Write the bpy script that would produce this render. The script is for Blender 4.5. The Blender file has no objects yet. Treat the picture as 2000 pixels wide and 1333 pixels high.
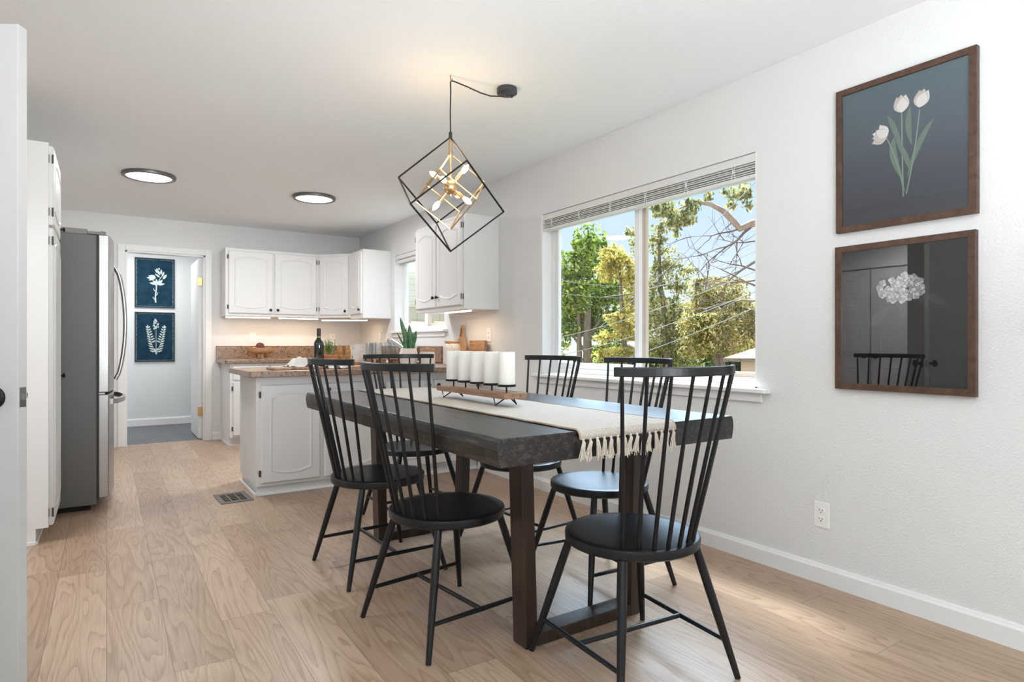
import bpy, bmesh, math, random
import numpy as np
from mathutils import Vector, Matrix
random.seed(7); rng = np.random.default_rng(11)
R = math.radians; PI = math.pi
SC = bpy.context.scene; COL = SC.collection

# ---------------------------------------------------------------- camera
CAMZ = 1.083; YAW = R(33.22)
cd = bpy.data.cameras.new('camera'); cam = bpy.data.objects.new('camera', cd); COL.objects.link(cam)
cam.location = (0, 0, CAMZ); cam.rotation_euler = (R(90), 0, -YAW)
cd.sensor_width = 36.0; cd.lens = 36.0 * 1209.0 / 2000.0
cd.shift_y = (672.4 - 666.5) / 2000.0
cd.clip_start = 0.05; cd.clip_end = 600
SC.camera = cam
SC.view_settings.view_transform = 'Standard'; SC.view_settings.look = 'None'
SC.view_settings.exposure = 0.0; SC.view_settings.gamma = 1.0; SC.view_settings.use_curve_mapping = False

# ---------------------------------------------------------------- world: pale horizon, blue low sky, added bright lobe higher up
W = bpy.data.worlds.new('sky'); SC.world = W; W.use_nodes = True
nt = W.node_tree; nt.nodes.clear()
o = nt.nodes.new('ShaderNodeOutputWorld'); bg = nt.nodes.new('ShaderNodeBackground')
tc = nt.nodes.new('ShaderNodeTexCoord'); sep = nt.nodes.new('ShaderNodeSeparateXYZ')
cr = nt.nodes.new('ShaderNodeValToRGB'); st = nt.nodes.new('ShaderNodeValToRGB'); mu = nt.nodes.new('ShaderNodeMath')
nt.links.new(tc.outputs['Generated'], sep.inputs[0])
nt.links.new(sep.outputs['Z'], cr.inputs[0]); nt.links.new(sep.outputs['Z'], st.inputs[0])
e = cr.color_ramp.elements
e[0].position = 0.0; e[0].color = (0.93, 0.95, 0.97, 1)
e[1].position = 0.30; e[1].color = (0.50, 0.72, 1.0, 1)
m = e.new(0.12); m.color = (0.72, 0.85, 1.0, 1)
m = e.new(0.60); m.color = (0.64, 0.82, 1.0, 1)
# broad bright lobe added high on the +X side to light the room
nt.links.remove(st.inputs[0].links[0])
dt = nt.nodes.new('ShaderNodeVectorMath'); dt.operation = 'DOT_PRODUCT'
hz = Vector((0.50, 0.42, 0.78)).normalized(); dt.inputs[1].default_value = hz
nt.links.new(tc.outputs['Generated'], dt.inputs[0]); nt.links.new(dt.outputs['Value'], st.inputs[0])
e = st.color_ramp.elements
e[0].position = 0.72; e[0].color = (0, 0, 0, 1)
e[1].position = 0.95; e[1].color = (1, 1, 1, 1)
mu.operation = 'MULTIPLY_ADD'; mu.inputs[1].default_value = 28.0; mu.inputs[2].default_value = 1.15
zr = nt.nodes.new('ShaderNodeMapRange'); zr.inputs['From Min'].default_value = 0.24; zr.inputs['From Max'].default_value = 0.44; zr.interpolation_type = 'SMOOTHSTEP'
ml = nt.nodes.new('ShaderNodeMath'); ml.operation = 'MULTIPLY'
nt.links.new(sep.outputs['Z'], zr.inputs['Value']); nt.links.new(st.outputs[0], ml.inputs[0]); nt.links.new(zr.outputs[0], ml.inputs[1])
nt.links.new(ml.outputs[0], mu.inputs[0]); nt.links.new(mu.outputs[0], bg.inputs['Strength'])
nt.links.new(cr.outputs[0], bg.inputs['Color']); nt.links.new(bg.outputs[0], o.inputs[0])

def sun(name, direction, energy, angle, color):
    l = bpy.data.lights.new(name, 'SUN'); l.energy = energy; l.angle = angle; l.color = color
    ob = bpy.data.objects.new(name, l); COL.objects.link(ob)
    ob.rotation_euler = Vector(direction).to_track_quat('-Z', 'Y').to_euler(); return ob
sun('sun', (-0.27, -0.48, -0.83), 11.0, R(11), (0.94, 0.98, 1.0))

def area(name, loc, direction, sx, sy, energy, color):
    l = bpy.data.lights.new(name, 'AREA'); l.shape = 'RECTANGLE'; l.size = sx; l.size_y = sy
    l.energy = energy; l.color = color
    ob = bpy.data.objects.new(name, l); COL.objects.link(ob); ob.location = loc
    ob.rotation_euler = Vector(direction).to_track_quat('-Z', 'Y').to_euler(); return ob
# fill lights added out of view, behind and left of the camera
area('rear_fill', (0.9, -2.85, 1.35), (0, 1, 0.05), 3.4, 2.2, 8, (0.93, 0.97, 1.0))
area('ceiling_fill', (0.5, -0.65, 1.25), (-0.1, 0.2, 1), 2.4, 1.1, 124, (0.86, 0.94, 1.0))  # added uplight that brightens the ceiling
kf = area('kitchen_fill', (1.25, -0.8, 1.40), (-0.12, 1, 0.10), 0.9, 0.9, 7, (0.93, 0.97, 1.0)); kf.data.spread = R(40)  # added narrow fill aimed at the kitchen end
area('left_fill', (-0.78, -0.7, 1.4), (1, 0.25, 0.1), 1.8, 1.9, 4, (0.94, 0.97, 1.0))
area('hall_fill', (0.4, 8.6, 2.40), (0, 0, -1), 1.0, 0.8, 24, (0.97, 0.98, 1.0))  # unseen light added above the door head to brighten the hallway
area('nook_fill', (-2.0, 3.4, 2.40), (0, 0, -1), 1.0, 1.0, 60, (0.95, 0.97, 1.0))  # unseen light added to brighten the nook and its mirror image

# ---------------------------------------------------------------- materials
MATS = {}
def mat(name, color=(0.8, 0.8, 0.8), rough=0.5, metal=0.0, spec=0.5, emit=None, estr=0.0, coat=0.0, bump=None, trans=0.0, ior=1.45, sss=0.0):
    if name in MATS: return MATS[name]
    m = bpy.data.materials.new(name); m.use_nodes = True
    n = m.node_tree; b = n.nodes['Principled BSDF']
    b.inputs['Base Color'].default_value = (*color, 1); b.inputs['Roughness'].default_value = rough
    b.inputs['Metallic'].default_value = metal; b.inputs['Specular IOR Level'].default_value = spec
    b.inputs['Coat Weight'].default_value = coat; b.inputs['Transmission Weight'].default_value = trans
    b.inputs['IOR'].default_value = ior
    if sss: b.inputs['Subsurface Weight'].default_value = sss; b.inputs['Subsurface Radius'].default_value = (0.02, 0.015, 0.01)
    if emit: b.inputs['Emission Color'].default_value = (*emit, 1); b.inputs['Emission Strength'].default_value = estr
    if bump:
        sc, stg, dist = bump
        t = n.nodes.new('ShaderNodeTexCoord'); nz = n.nodes.new('ShaderNodeTexNoise'); bp = n.nodes.new('ShaderNodeBump')
        nz.inputs['Scale'].default_value = sc; nz.inputs['Detail'].default_value = 3
        bp.inputs['Strength'].default_value = stg; bp.inputs['Distance'].default_value = dist
        n.links.new(t.outputs['Object'], nz.inputs['Vector']); n.links.new(nz.outputs[0], bp.inputs['Height'])
        n.links.new(bp.outputs[0], b.inputs['Normal'])
    MATS[name] = m; return m

def noise_mat(name, stops, scale=(1, 1, 1), nscale=5, detail=6, rough=0.5, distort=0.0, bump=0.0, spec=0.5, metal=0, coord='Object', rrough=None):
    """colour ramp over stretched noise"""
    if name in MATS: return MATS[name]
    m = bpy.data.materials.new(name); m.use_nodes = True; n = m.node_tree; b = n.nodes['Principled BSDF']
    t = n.nodes.new('ShaderNodeTexCoord'); mp = n.nodes.new('ShaderNodeMapping'); nz = n.nodes.new('ShaderNodeTexNoise'); r = n.nodes.new('ShaderNodeValToRGB')
    mp.inputs['Scale'].default_value = scale
    nz.inputs['Scale'].default_value = nscale; nz.inputs['Detail'].default_value = detail; nz.inputs['Distortion'].default_value = distort
    nz.inputs['Roughness'].default_value = 0.65
    n.links.new(t.outputs[coord], mp.inputs[0]); n.links.new(mp.outputs[0], nz.inputs['Vector']); n.links.new(nz.outputs[0], r.inputs[0])
    el = r.color_ramp.elements
    while len(el) > 1: el.remove(el[0])
    el[0].position = stops[0][0]; el[0].color = (*stops[0][1], 1)
    for p, c in stops[1:]: q = el.new(p); q.color = (*c, 1)
    n.links.new(r.outputs[0], b.inputs['Base Color'])
    b.inputs['Roughness'].default_value = rough; b.inputs['Specular IOR Level'].default_value = spec; b.inputs['Metallic'].default_value = metal
    if bump:
        bp = n.nodes.new('ShaderNodeBump'); bp.inputs['Strength'].default_value = bump; bp.inputs['Distance'].default_value = 0.002
        n.links.new(nz.outputs[0], bp.inputs['Height']); n.links.new(bp.outputs[0], b.inputs['Normal'])
    MATS[name] = m; return m

def plank_mat(name, wid, length, c_lo, c_hi, grain, rough=0.3, along='Y', seam=(0.12, 0.08, 0.055), dark=0.5):
    m = bpy.data.materials.new(name); m.use_nodes = True; n = m.node_tree; b = n.nodes['Principled BSDF']; L = n.links.new
    def N(t, **k):
        x = n.nodes.new(t)
        for a, v in k.items(): setattr(x, a, v)
        return x
    def M(op, a, bb=None, c=None):
        x = N('ShaderNodeMath', operation=op)
        for i, v in enumerate((a, bb, c)):
            if v is None: continue
            if isinstance(v, (int, float)): x.inputs[i].default_value = v
            else: L(v, x.inputs[i])
        return x.outputs[0]
    t = N('ShaderNodeTexCoord'); s = N('ShaderNodeSeparateXYZ'); L(t.outputs['Object'], s.inputs[0])
    X, Y = (s.outputs[0], s.outputs[1]) if along == 'Y' else (s.outputs[1], s.outputs[0])
    xi = M('DIVIDE', X, wid); ix = M('FLOOR', xi); fx = M('FRACT', xi)
    w1 = N('ShaderNodeTexWhiteNoise', noise_dimensions='1D'); L(ix, w1.inputs['W'])
    yi = M('ADD', M('DIVIDE', Y, length), w1.outputs['Value']); iy = M('FLOOR', yi); fy = M('FRACT', yi)
    cb = N('ShaderNodeCombineXYZ'); L(ix, cb.inputs[0]); L(iy, cb.inputs[1])
    w2 = N('ShaderNodeTexWhiteNoise', noise_dimensions='3D'); L(cb.outputs[0], w2.inputs['Vector'])
    rnd = w2.outputs['Value']
    # grain coordinates: shifted for each plank
    gx = M('ADD', X, M('MULTIPLY', rnd, 37.0)); gy = M('ADD', Y, M('MULTIPLY', rnd, 91.0))
    gc = N('ShaderNodeCombineXYZ'); L(M('MULTIPLY', gx, 7.5), gc.inputs[0]); L(M('MULTIPLY', gy, 0.75), gc.inputs[1]); L(M('MULTIPLY', rnd, 9.0), gc.inputs[2])
    nz = N('ShaderNodeTexNoise'); nz.inputs['Scale'].default_value = 1.0; nz.inputs['Detail'].default_value = 1.5; nz.inputs['Distortion'].default_value = 0.22
    L(gc.outputs[0], nz.inputs['Vector'])
    rings = M('FRACT', M('MULTIPLY', nz.outputs[0], 17.0))
    rings = M('POWER', rings, 3.0)
    fc = N('ShaderNodeCombineXYZ'); L(M('MULTIPLY', gx, 230.0), fc.inputs[0]); L(M('MULTIPLY', gy, 7.0), fc.inputs[1]); L(M('MULTIPLY', rnd, 5.0), fc.inputs[2])
    fn = N('ShaderNodeTexNoise'); fn.inputs['Scale'].default_value = 1.0; fn.inputs['Detail'].default_value = 2.0; L(fc.outputs[0], fn.inputs['Vector'])
    kc = N('ShaderNodeCombineXYZ'); L(M('MULTIPLY', gx, 5.0), kc.inputs[0]); L(M('MULTIPLY', gy, 2.2), kc.inputs[1]); L(rnd, kc.inputs[2])
    kn = N('ShaderNodeTexNoise'); kn.inputs['Scale'].default_value = 1.3; kn.inputs['Detail'].default_value = 4.0; L(kc.outputs[0], kn.inputs['Vector'])
    mix = N('ShaderNodeMix', data_type='RGBA'); L(M('ADD', M('MULTIPLY', rnd, 0.55), M('MULTIPLY', kn.outputs[0], 0.55)), mix.inputs[0])
    mix.inputs[6].default_value = (*c_lo, 1); mix.inputs[7].default_value = (*c_hi, 1)
    m2 = N('ShaderNodeMix', data_type='RGBA', blend_type='MULTIPLY'); L(mix.outputs[2], m2.inputs[6]); m2.inputs[7].default_value = (*grain, 1)
    fac = M('ADD', M('MULTIPLY', rings, dark * 1.1), M('MULTIPLY', M('SUBTRACT', fn.outputs[0], 0.35), 0.9))
    cl = N('ShaderNodeClamp'); L(fac, cl.inputs[0]); L(cl.outputs[0], m2.inputs[0])
    # seams
    ex = M('MINIMUM', fx, M('SUBTRACT', 1.0, fx)); ey = M('MINIMUM', fy, M('SUBTRACT', 1.0, fy))
    sx = M('LESS_THAN', M('MULTIPLY', ex, wid), 0.0011); sy = M('LESS_THAN', M('MULTIPLY', ey, length), 0.0011)
    sm = M('MAXIMUM', sx, sy)
    m3 = N('ShaderNodeMix', data_type='RGBA'); L(M('MULTIPLY', sm, 0.75), m3.inputs[0]); L(m2.outputs[2], m3.inputs[6]); m3.inputs[7].default_value = (*seam, 1)
    L(m3.outputs[2], b.inputs['Base Color'])
    L(M('ADD', rough, M('MULTIPLY', fn.outputs[0], 0.12)), b.inputs['Roughness'])
    bp = N('ShaderNodeBump'); bp.inputs['Strength'].default_value = 0.25; bp.inputs['Distance'].default_value = 0.001
    L(M('SUBTRACT', M('MULTIPLY', fn.outputs[0], 0.6), M('MULTIPLY', sm, 1.5)), bp.inputs['Height']); L(bp.outputs[0], b.inputs['Normal'])
    MATS[name] = m; return m

def glass_mat(name, tint=(1, 1, 1), refl=1.0):
    m = bpy.data.materials.new(name); m.use_nodes = True; n = m.node_tree; n.nodes.clear(); L = n.links.new
    out = n.nodes.new('ShaderNodeOutputMaterial'); mx = n.nodes.new('ShaderNodeMixShader'); tr = n.nodes.new('ShaderNodeBsdfTransparent'); gl = n.nodes.new('ShaderNodeBsdfGlossy')
    g = n.nodes.new('ShaderNodeNewGeometry'); d = n.nodes.new('ShaderNodeVectorMath'); d.operation = 'DOT_PRODUCT'
    L(g.outputs['Incoming'], d.inputs[0]); L(g.outputs['Normal'], d.inputs[1])
    def M(op, a, b=None):
        x = n.nodes.new('ShaderNodeMath'); x.operation = op
        for i, v in enumerate((a, b)):
            if v is None: continue
            if isinstance(v, (int, float)): x.inputs[i].default_value = v
            else: L(v, x.inputs[i])
        return x.outputs[0]
    c = M('ABSOLUTE', d.outputs['Value']); f = M('POWER', M('SUBTRACT', 1.0, c), 5.0)      # Schlick reflectance of one face
    f = M('MINIMUM', M('MULTIPLY', M('ADD', M('MULTIPLY', f, 0.96), 0.04), refl), 0.95)
    tr.inputs[0].default_value = (*tint, 1); gl.inputs['Roughness'].default_value = 0.0
    L(f, mx.inputs[0]); L(tr.outputs[0], mx.inputs[1]); L(gl.outputs[0], mx.inputs[2]); L(mx.outputs[0], out.inputs[0])
    MATS[name] = m; return m

WALL = mat('wall_paint', (0.79, 0.785, 0.775), 0.7, bump=(130, 0.5, 0.005))
CEIL = mat('ceiling_paint', (0.895, 0.905, 0.91), 0.85, bump=(90, 0.3, 0.005))
HALLW = mat('hall_paint', (0.76, 0.78, 0.78), 0.7, bump=(90, 0.2, 0.003))
WHITE = mat('white_trim', (0.85, 0.85, 0.84), 0.38)
CABW = mat('cabinet_white', (0.79, 0.785, 0.775), 0.42)
VINYL = mat('white_vinyl', (0.86, 0.86, 0.86), 0.35)
BLACK = mat('black_satin', (0.008, 0.0085, 0.010), 0.34, spec=0.42)
BLACKM = mat('black_metal', (0.02, 0.02, 0.022), 0.4, metal=0.6)
KNOB = mat('dark_bronze', (0.03, 0.027, 0.025), 0.32, metal=0.8)
HINGE = mat('hinge_grey', (0.13, 0.12, 0.11), 0.45, metal=0.7)
BRASS = mat('brass', (0.60, 0.40, 0.16), 0.3, metal=1.0)
GOLD = mat('brushed_gold', (0.72, 0.50, 0.28), 0.28, metal=1.0)
CHROME = mat('chrome', (0.82, 0.82, 0.83), 0.1, metal=1.0)
NICKEL = mat('nickel', (0.35, 0.34, 0.33), 0.3, metal=1.0)
STEEL = noise_mat('stainless', [(0.3, (0.36, 0.355, 0.35)), (0.7, (0.46, 0.455, 0.45))], (1, 1, 60), 4, 3, 0.3, metal=1.0)
FRSIDE = mat('fridge_grey', (0.15, 0.145, 0.138), 0.5, metal=0.0)
FLOOR = plank_mat('oak_floor', 0.187, 1.25, (0.315, 0.205, 0.135), (0.56, 0.42, 0.305), (0.56, 0.46, 0.38), 0.30)
HFLOOR = plank_mat('grey_planks', 0.19, 1.2, (0.10, 0.105, 0.115), (0.16, 0.165, 0.175), (0.7, 0.7, 0.7), 0.4, seam=(0.03, 0.03, 0.03))
WALNUT = noise_mat('walnut', [(0.3, (0.050, 0.024, 0.014)), (0.55, (0.095, 0.048, 0.028)), (0.75, (0.14, 0.074, 0.045))], (30, 3, 30), 1.0, 6, 0.45, 0.4)
TABLEW = noise_mat('charcoal_wood', [(0.30, (0.008, 0.007, 0.0065)), (0.50, (0.016, 0.014, 0.013)), (0.555, (0.022, 0.018, 0.016)), (0.585, (0.075, 0.060, 0.050)), (0.615, (0.022, 0.018, 0.016)), (0.72, (0.05, 0.04, 0.034)), (0.80, (0.13, 0.11, 0.09))], (26, 3.0, 34), 1.3, 8, 0.36, 1.2, bump=0.45, spec=0.5)
LEGW = noise_mat('espresso_wood', [(0.3, (0.012, 0.008, 0.006)), (0.6, (0.045, 0.025, 0.016)), (0.8, (0.085, 0.046, 0.028))], (34, 34, 3), 1.2, 7, 0.38, 0.8, bump=0.3)
GRANITE = noise_mat('brown_stone', [(0.30, (0.035, 0.022, 0.018)), (0.43, (0.15, 0.085, 0.05)), (0.50, (0.33, 0.20, 0.12)), (0.57, (0.20, 0.14, 0.11)), (0.66, (0.42, 0.34, 0.28)), (0.8, (0.08, 0.055, 0.045))], (1, 1, 1), 55, 9, 0.28, 0.7)
WOODL = noise_mat('light_wood', [(0.3, (0.42, 0.22, 0.10)), (0.7, (0.60, 0.36, 0.18))], (30, 4, 30), 1.2, 5, 0.5, 0.5)
WOODM = noise_mat('acacia_wood', [(0.3, (0.17, 0.08, 0.04)), (0.5, (0.38, 0.20, 0.10)), (0.7, (0.55, 0.33, 0.18))], (25, 5, 25), 1.2, 5, 0.45, 0.7)
CANDLE = mat('candle_wax', (0.80, 0.765, 0.70), 0.5, sss=0.3)
CLOTH = noise_mat('cream_weave', [(0.35, (0.46, 0.40, 0.33)), (0.65, (0.66, 0.61, 0.55))], (1, 3, 1), 170, 3, 0.95, bump=1.0)
LINEN = noise_mat('linen', [(0.3, (0.62, 0.60, 0.56)), (0.7, (0.82, 0.81, 0.78))], (1, 1, 1), 60, 3, 0.95, bump=0.4)
YARN = mat('tassel_yarn', (0.72, 0.64, 0.54), 0.95)
POTW = mat('white_pot', (0.80, 0.72, 0.66), 0.6)
TERRA = mat('terracotta', (0.50, 0.19, 0.08), 0.7)
CERAM = mat('white_ceramic', (0.80, 0.79, 0.77), 0.25)
SNAKE = noise_mat('snake_leaf', [(0.3, (0.03, 0.10, 0.045)), (0.5, (0.07, 0.20, 0.08)), (0.7, (0.16, 0.30, 0.12))], (6, 6, 40), 1.2, 4, 0.35, 0.8)
HERB = mat('herb_green', (0.17, 0.28, 0.06), 0.6)
BOTTLE = mat('bottle_glass', (0.012, 0.014, 0.012), 0.06, spec=0.9)
FOIL = mat('bottle_foil', (0.045, 0.03, 0.03), 0.35, metal=0.3)
BREAD = noise_mat('bread_crust', [(0.3, (0.20, 0.08, 0.02)), (0.6, (0.55, 0.28, 0.09)), (0.8, (0.75, 0.5, 0.25))], (1, 1, 1), 40, 5, 0.7, bump=0.5)
PLASTIC = mat('outlet_plastic', (0.92, 0.91, 0.88), 0.3)
DARKHOLE = mat('slot_black', (0.01, 0.01, 0.01), 0.8)
GLASS = glass_mat('window_glass', (0.99, 1.0, 1.0), 1.0)
PGLASS = glass_mat('picture_glass', (1, 1, 1), 1.5)
TUMBLER = mat('tumbler_glass', (1, 1, 1), 0.02, trans=1.0, ior=1.3)
BULB = mat('bulb_glow', (1, 0.9, 0.7), 0.3, emit=(1.0, 0.74, 0.42), estr=14)
LED = mat('warm_led', (1, 0.9, 0.7), 0.3, emit=(1.0, 0.84, 0.66), estr=5.0)
DISC = mat('disc_diffuser', (1, 1, 1), 0.4, emit=(1.0, 0.97, 0.92), estr=5.0)
RIMG = mat('disc_rim', (0.16, 0.15, 0.15), 0.4, metal=0.5)

# ---------------------------------------------------------------- mesh helpers
class MB:
    def __init__(s): s.v = []; s.f = []; s.m = []; s.mi = 0
    def add(s, vs, fs):
        k = len(s.v); s.v += [tuple(p) for p in vs]; s.f += [tuple(i + k for i in f) for f in fs]; s.m += [s.mi] * len(fs); return s
    def box(s, x0, x1, y0, y1, z0, z1):
        return s.add([(x0, y0, z0), (x1, y0, z0), (x1, y1, z0), (x0, y1, z0), (x0, y0, z1), (x1, y0, z1), (x1, y1, z1), (x0, y1, z1)],
                     [(0, 3, 2, 1), (4, 5, 6, 7), (0, 1, 5, 4), (1, 2, 6, 5), (2, 3, 7, 6), (3, 0, 4, 7)])
    def prism(s, pts, z0, z1):            # polygon in XY extruded in Z (ccw)
        n = len(pts)
        return s.add([(x, y, z0) for x, y in pts] + [(x, y, z1) for x, y in pts],
                     [tuple(range(n))[::-1], tuple(range(n, 2 * n))] + [(i, (i + 1) % n, n + (i + 1) % n, n + i) for i in range(n)])
    def tube(s, path, r, n=10, cap=True):
        P = [Vector(p) for p in path]; rs = r if isinstance(r, (list, tuple)) else [r] * len(P)
        vs = []; up = None
        for i, p in enumerate(P):
            d = (P[min(i + 1, len(P) - 1)] - P[max(i - 1, 0)]).normalized()
            if up is None: a = d.orthogonal().normalized()
            else:
                a = up - d * up.dot(d); a = a.normalized() if a.length > 1e-6 else d.orthogonal().normalized()
            up = a; b = d.cross(a)
            for k in range(n):
                t = 2 * PI * k / n; vs.append(p + (a * math.cos(t) + b * math.sin(t)) * rs[i])
        fs = []
        for i in range(len(P) - 1):
            for k in range(n): fs.append((i * n + k, i * n + (k + 1) % n, (i + 1) * n + (k + 1) % n, (i + 1) * n + k))
        if cap: fs.append(tuple(range(n))[::-1]); fs.append(tuple(range((len(P) - 1) * n, len(P) * n)))
        return s.add(vs, fs)
    def bar(s, p0, p1, w, h):             # rectangular bar between two points (w across, h in the other direction)
        p0, p1 = Vector(p0), Vector(p1); d = (p1 - p0).normalized()
        a = d.cross(Vector((0, 0, 1))); a = a.normalized() if a.length > 1e-4 else Vector((1, 0, 0)); b = a.cross(d)
        vs = [q + a * (w / 2 * i) + b * (h / 2 * j) for q in (p0, p1) for i, j in ((-1, -1), (1, -1), (1, 1), (-1, 1))]
        return s.add(vs, [(3, 2, 1, 0), (4, 5, 6, 7), (0, 1, 5, 4), (1, 2, 6, 5), (2, 3, 7, 6), (3, 0, 4, 7)])
    def lathe(s, prof, c=(0, 0, 0), n=32, sx=1.0, sy=1.0):
        vs = []; cx, cy, cz = c
        for r, z in prof:
            for k in range(n): t = 2 * PI * k / n; vs.append((cx + r * sx * math.cos(t), cy + r * sy * math.sin(t), cz + z))
        fs = []
        for i in range(len(prof) - 1):
            for k in range(n): fs.append((i * n + k, i * n + (k + 1) % n, (i + 1) * n + (k + 1) % n, (i + 1) * n + k))
        if prof[0][0] > 1e-5: fs.append(tuple(range(n))[::-1])
        if prof[-1][0] > 1e-5: fs.append(tuple(range((len(prof) - 1) * n, len(prof) * n)))
        return s.add(vs, fs)
    def sphere(s, c, r, n=16, m=10, sc=(1, 1, 1)):
        vs = []; fs = []
        for i in range(m + 1):
            ph = PI * i / m
            for k in range(n):
                t = 2 * PI * k / n
                vs.append((c[0] + r * sc[0] * math.sin(ph) * math.cos(t), c[1] + r * sc[1] * math.sin(ph) * math.sin(t), c[2] + r * sc[2] * math.cos(ph)))
        for i in range(m):
            for k in range(n): fs.append((i * n + k, (i + 1) * n + k, (i + 1) * n + (k + 1) % n, i * n + (k + 1) % n))
        return s.add(vs, fs)
    def grid(s, fn, nu, nv):
        vs = [fn(i / nu, j / nv) for j in range(nv + 1) for i in range(nu + 1)]
        return s.add(vs, [(j * (nu + 1) + i, j * (nu + 1) + i + 1, (j + 1) * (nu + 1) + i + 1, (j + 1) * (nu + 1) + i) for j in range(nv) for i in range(nu)])
    def build(s, name, material, parent=None, smooth=False, bevel=0.0, loc=None, rotz=None, seg=2, solid=0.0, weld=False):
        me = bpy.data.meshes.new(name); me.from_pydata([tuple(p) for p in s.v], [], s.f)
        mats = material if isinstance(material, list) else [material]
        for m_ in mats: me.materials.append(m_)
        if len(mats) > 1: me.polygons.foreach_set('material_index', s.m)
        bm = bmesh.new(); bm.from_mesh(me)
        if weld: bmesh.ops.remove_doubles(bm, verts=bm.verts, dist=1e-5)
        bmesh.ops.recalc_face_normals(bm, faces=bm.faces); bm.to_mesh(me); bm.free()
        if smooth:
            me.polygons.foreach_set('use_smooth', [True] * len(me.polygons))
            try: me.set_sharp_from_angle(angle=R(42))
            except Exception: pass
        ob = bpy.data.objects.new(name, me); COL.objects.link(ob)
        if parent: ob.parent = parent
        if loc: ob.location = loc
        if rotz: ob.rotation_euler = (0, 0, rotz)
        if solid:
            md = ob.modifiers.new('solid', 'SOLIDIFY'); md.thickness = solid; md.offset = 0
        if bevel:
            md = ob.modifiers.new('bevel', 'BEVEL'); md.width = bevel; md.segments = seg; md.limit_method = 'ANGLE'
        return ob

def tag(o, label=None, cat=None, group=None, kind=None):
    if label: o['label'] = label
    if cat: o['category'] = cat
    if group: o['group'] = group
    if kind: o['kind'] = kind
    return o
def thing(name, label, cat, loc=(0, 0, 0), rz=0.0, group=None):
    o = bpy.data.objects.new(name, None); COL.objects.link(o); o.location = loc; o.rotation_euler = (0, 0, rz); o.empty_display_size = 0.1
    return tag(o, label, cat, group)
def struct(o, label=None, cat=None): return tag(o, label, cat, kind='structure')
def dup(root, loc, rz, label, group=None):
    r = root.copy(); COL.objects.link(r); r.location = loc; r.rotation_euler = (0, 0, rz); r['label'] = label
    if group: r['group'] = group
    for ch in list(root.children):
        c = ch.copy(); COL.objects.link(c); c.parent = r
        for g in list(ch.children):
            d = g.copy(); COL.objects.link(d); d.parent = c
    return r

# ---------------------------------------------------------------- room shell
XW = 2.709; YB = 7.70; HC = 2.44; XL = -0.88
BW = dict(y0=1.91, y1=3.74, z0=0.862, z1=2.045)      # dining window opening
KW = dict(y0=5.31, y1=6.555, z0=1.225, z1=2.072)     # kitchen window opening
w = MB(); T = 0.16; x0, x1 = XW, XW + T
for (a, b_, c, d) in [(-3.1, BW['y0'], 0, HC), (BW['y0'], BW['y1'], 0, BW['z0']), (BW['y0'], BW['y1'], BW['z1'], HC), (BW['y1'], KW['y0'], 0, HC),
                      (KW['y0'], KW['y1'], 0, KW['z0']), (KW['y0'], KW['y1'], KW['z1'], HC), (KW['y1'], YB, 0, HC)]: w.box(x0, x1, a, b_, c, d)
struct(w.build('wall_right', WALL, weld=True), 'white textured wall with the dining window and kitchen window', 'wall')
DX0, DX1, DZ = 0.165, 0.925, 2.075
w = MB(); w.box(-1.08, DX0, YB, YB + 0.12, 0, HC); w.box(DX1, XW + T, YB, YB + 0.12, 0, HC); w.box(DX0, DX1, YB, YB + 0.12, DZ, HC)
struct(w.build('wall_back', WALL), 'white kitchen end wall with an open doorway', 'wall')
w = MB(); w.box(XL - 0.12, XL, -3.1, 2.74, 0, HC); w.box(XL - 0.12, XL, 2.74, 4.05, 2.07, HC); w.box(-1.08, -0.96, 4.05, YB, 0, HC)
struct(w.build('wall_left', WALL), 'white wall on the left side of the room', 'wall')
w = MB(); w.box(-1.0, XW + T, -3.22, -3.1, 0, HC); struct(w.build('wall_front', WALL), 'white wall behind the viewer', 'wall')
w = MB(); w.box(-3.0, -2.88, 1.4, 5.4, 0, HC); w.box(-3.0, -1.0, 1.28, 1.4, 0, HC); w.box(-3.0, -1.08, 5.4, 5.52, 0, HC)
struct(w.build('wall_nook', WALL), 'white walls of the entry nook on the left', 'wall')
w = MB(); w.box(-0.7, 1.9, 9.52, 9.64, 0, HC); w.box(-0.7, -0.58, YB + 0.12, 9.52, 0, HC); w.box(1.78, 1.9, YB + 0.12, 9.52, 0, HC)
struct(w.build('wall_hall', HALLW), 'pale grey walls of the hallway beyond the doorway', 'wall')
w = MB(); w.box(-3.0, XW + T, -3.22, YB + 0.10, -0.12, 0); struct(w.build('floor', FLOOR), 'light brown oak plank floor', 'floor')
w = MB(); w.box(-0.7, 1.9, YB + 0.10, 9.64, -0.12, -0.002); struct(w.build('floor_hall', HFLOOR), 'dark grey plank floor of the hallway', 'floor')
w = MB(); w.box(-3.0, XW + T + 0.02, -3.22, YB + 0.12, HC, HC + 0.2); w.box(-0.7, 1.9, YB + 0.12, 9.64, HC, HC + 0.2); struct(w.build('ceiling', CEIL), 'white textured ceiling', 'ceiling')

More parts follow.
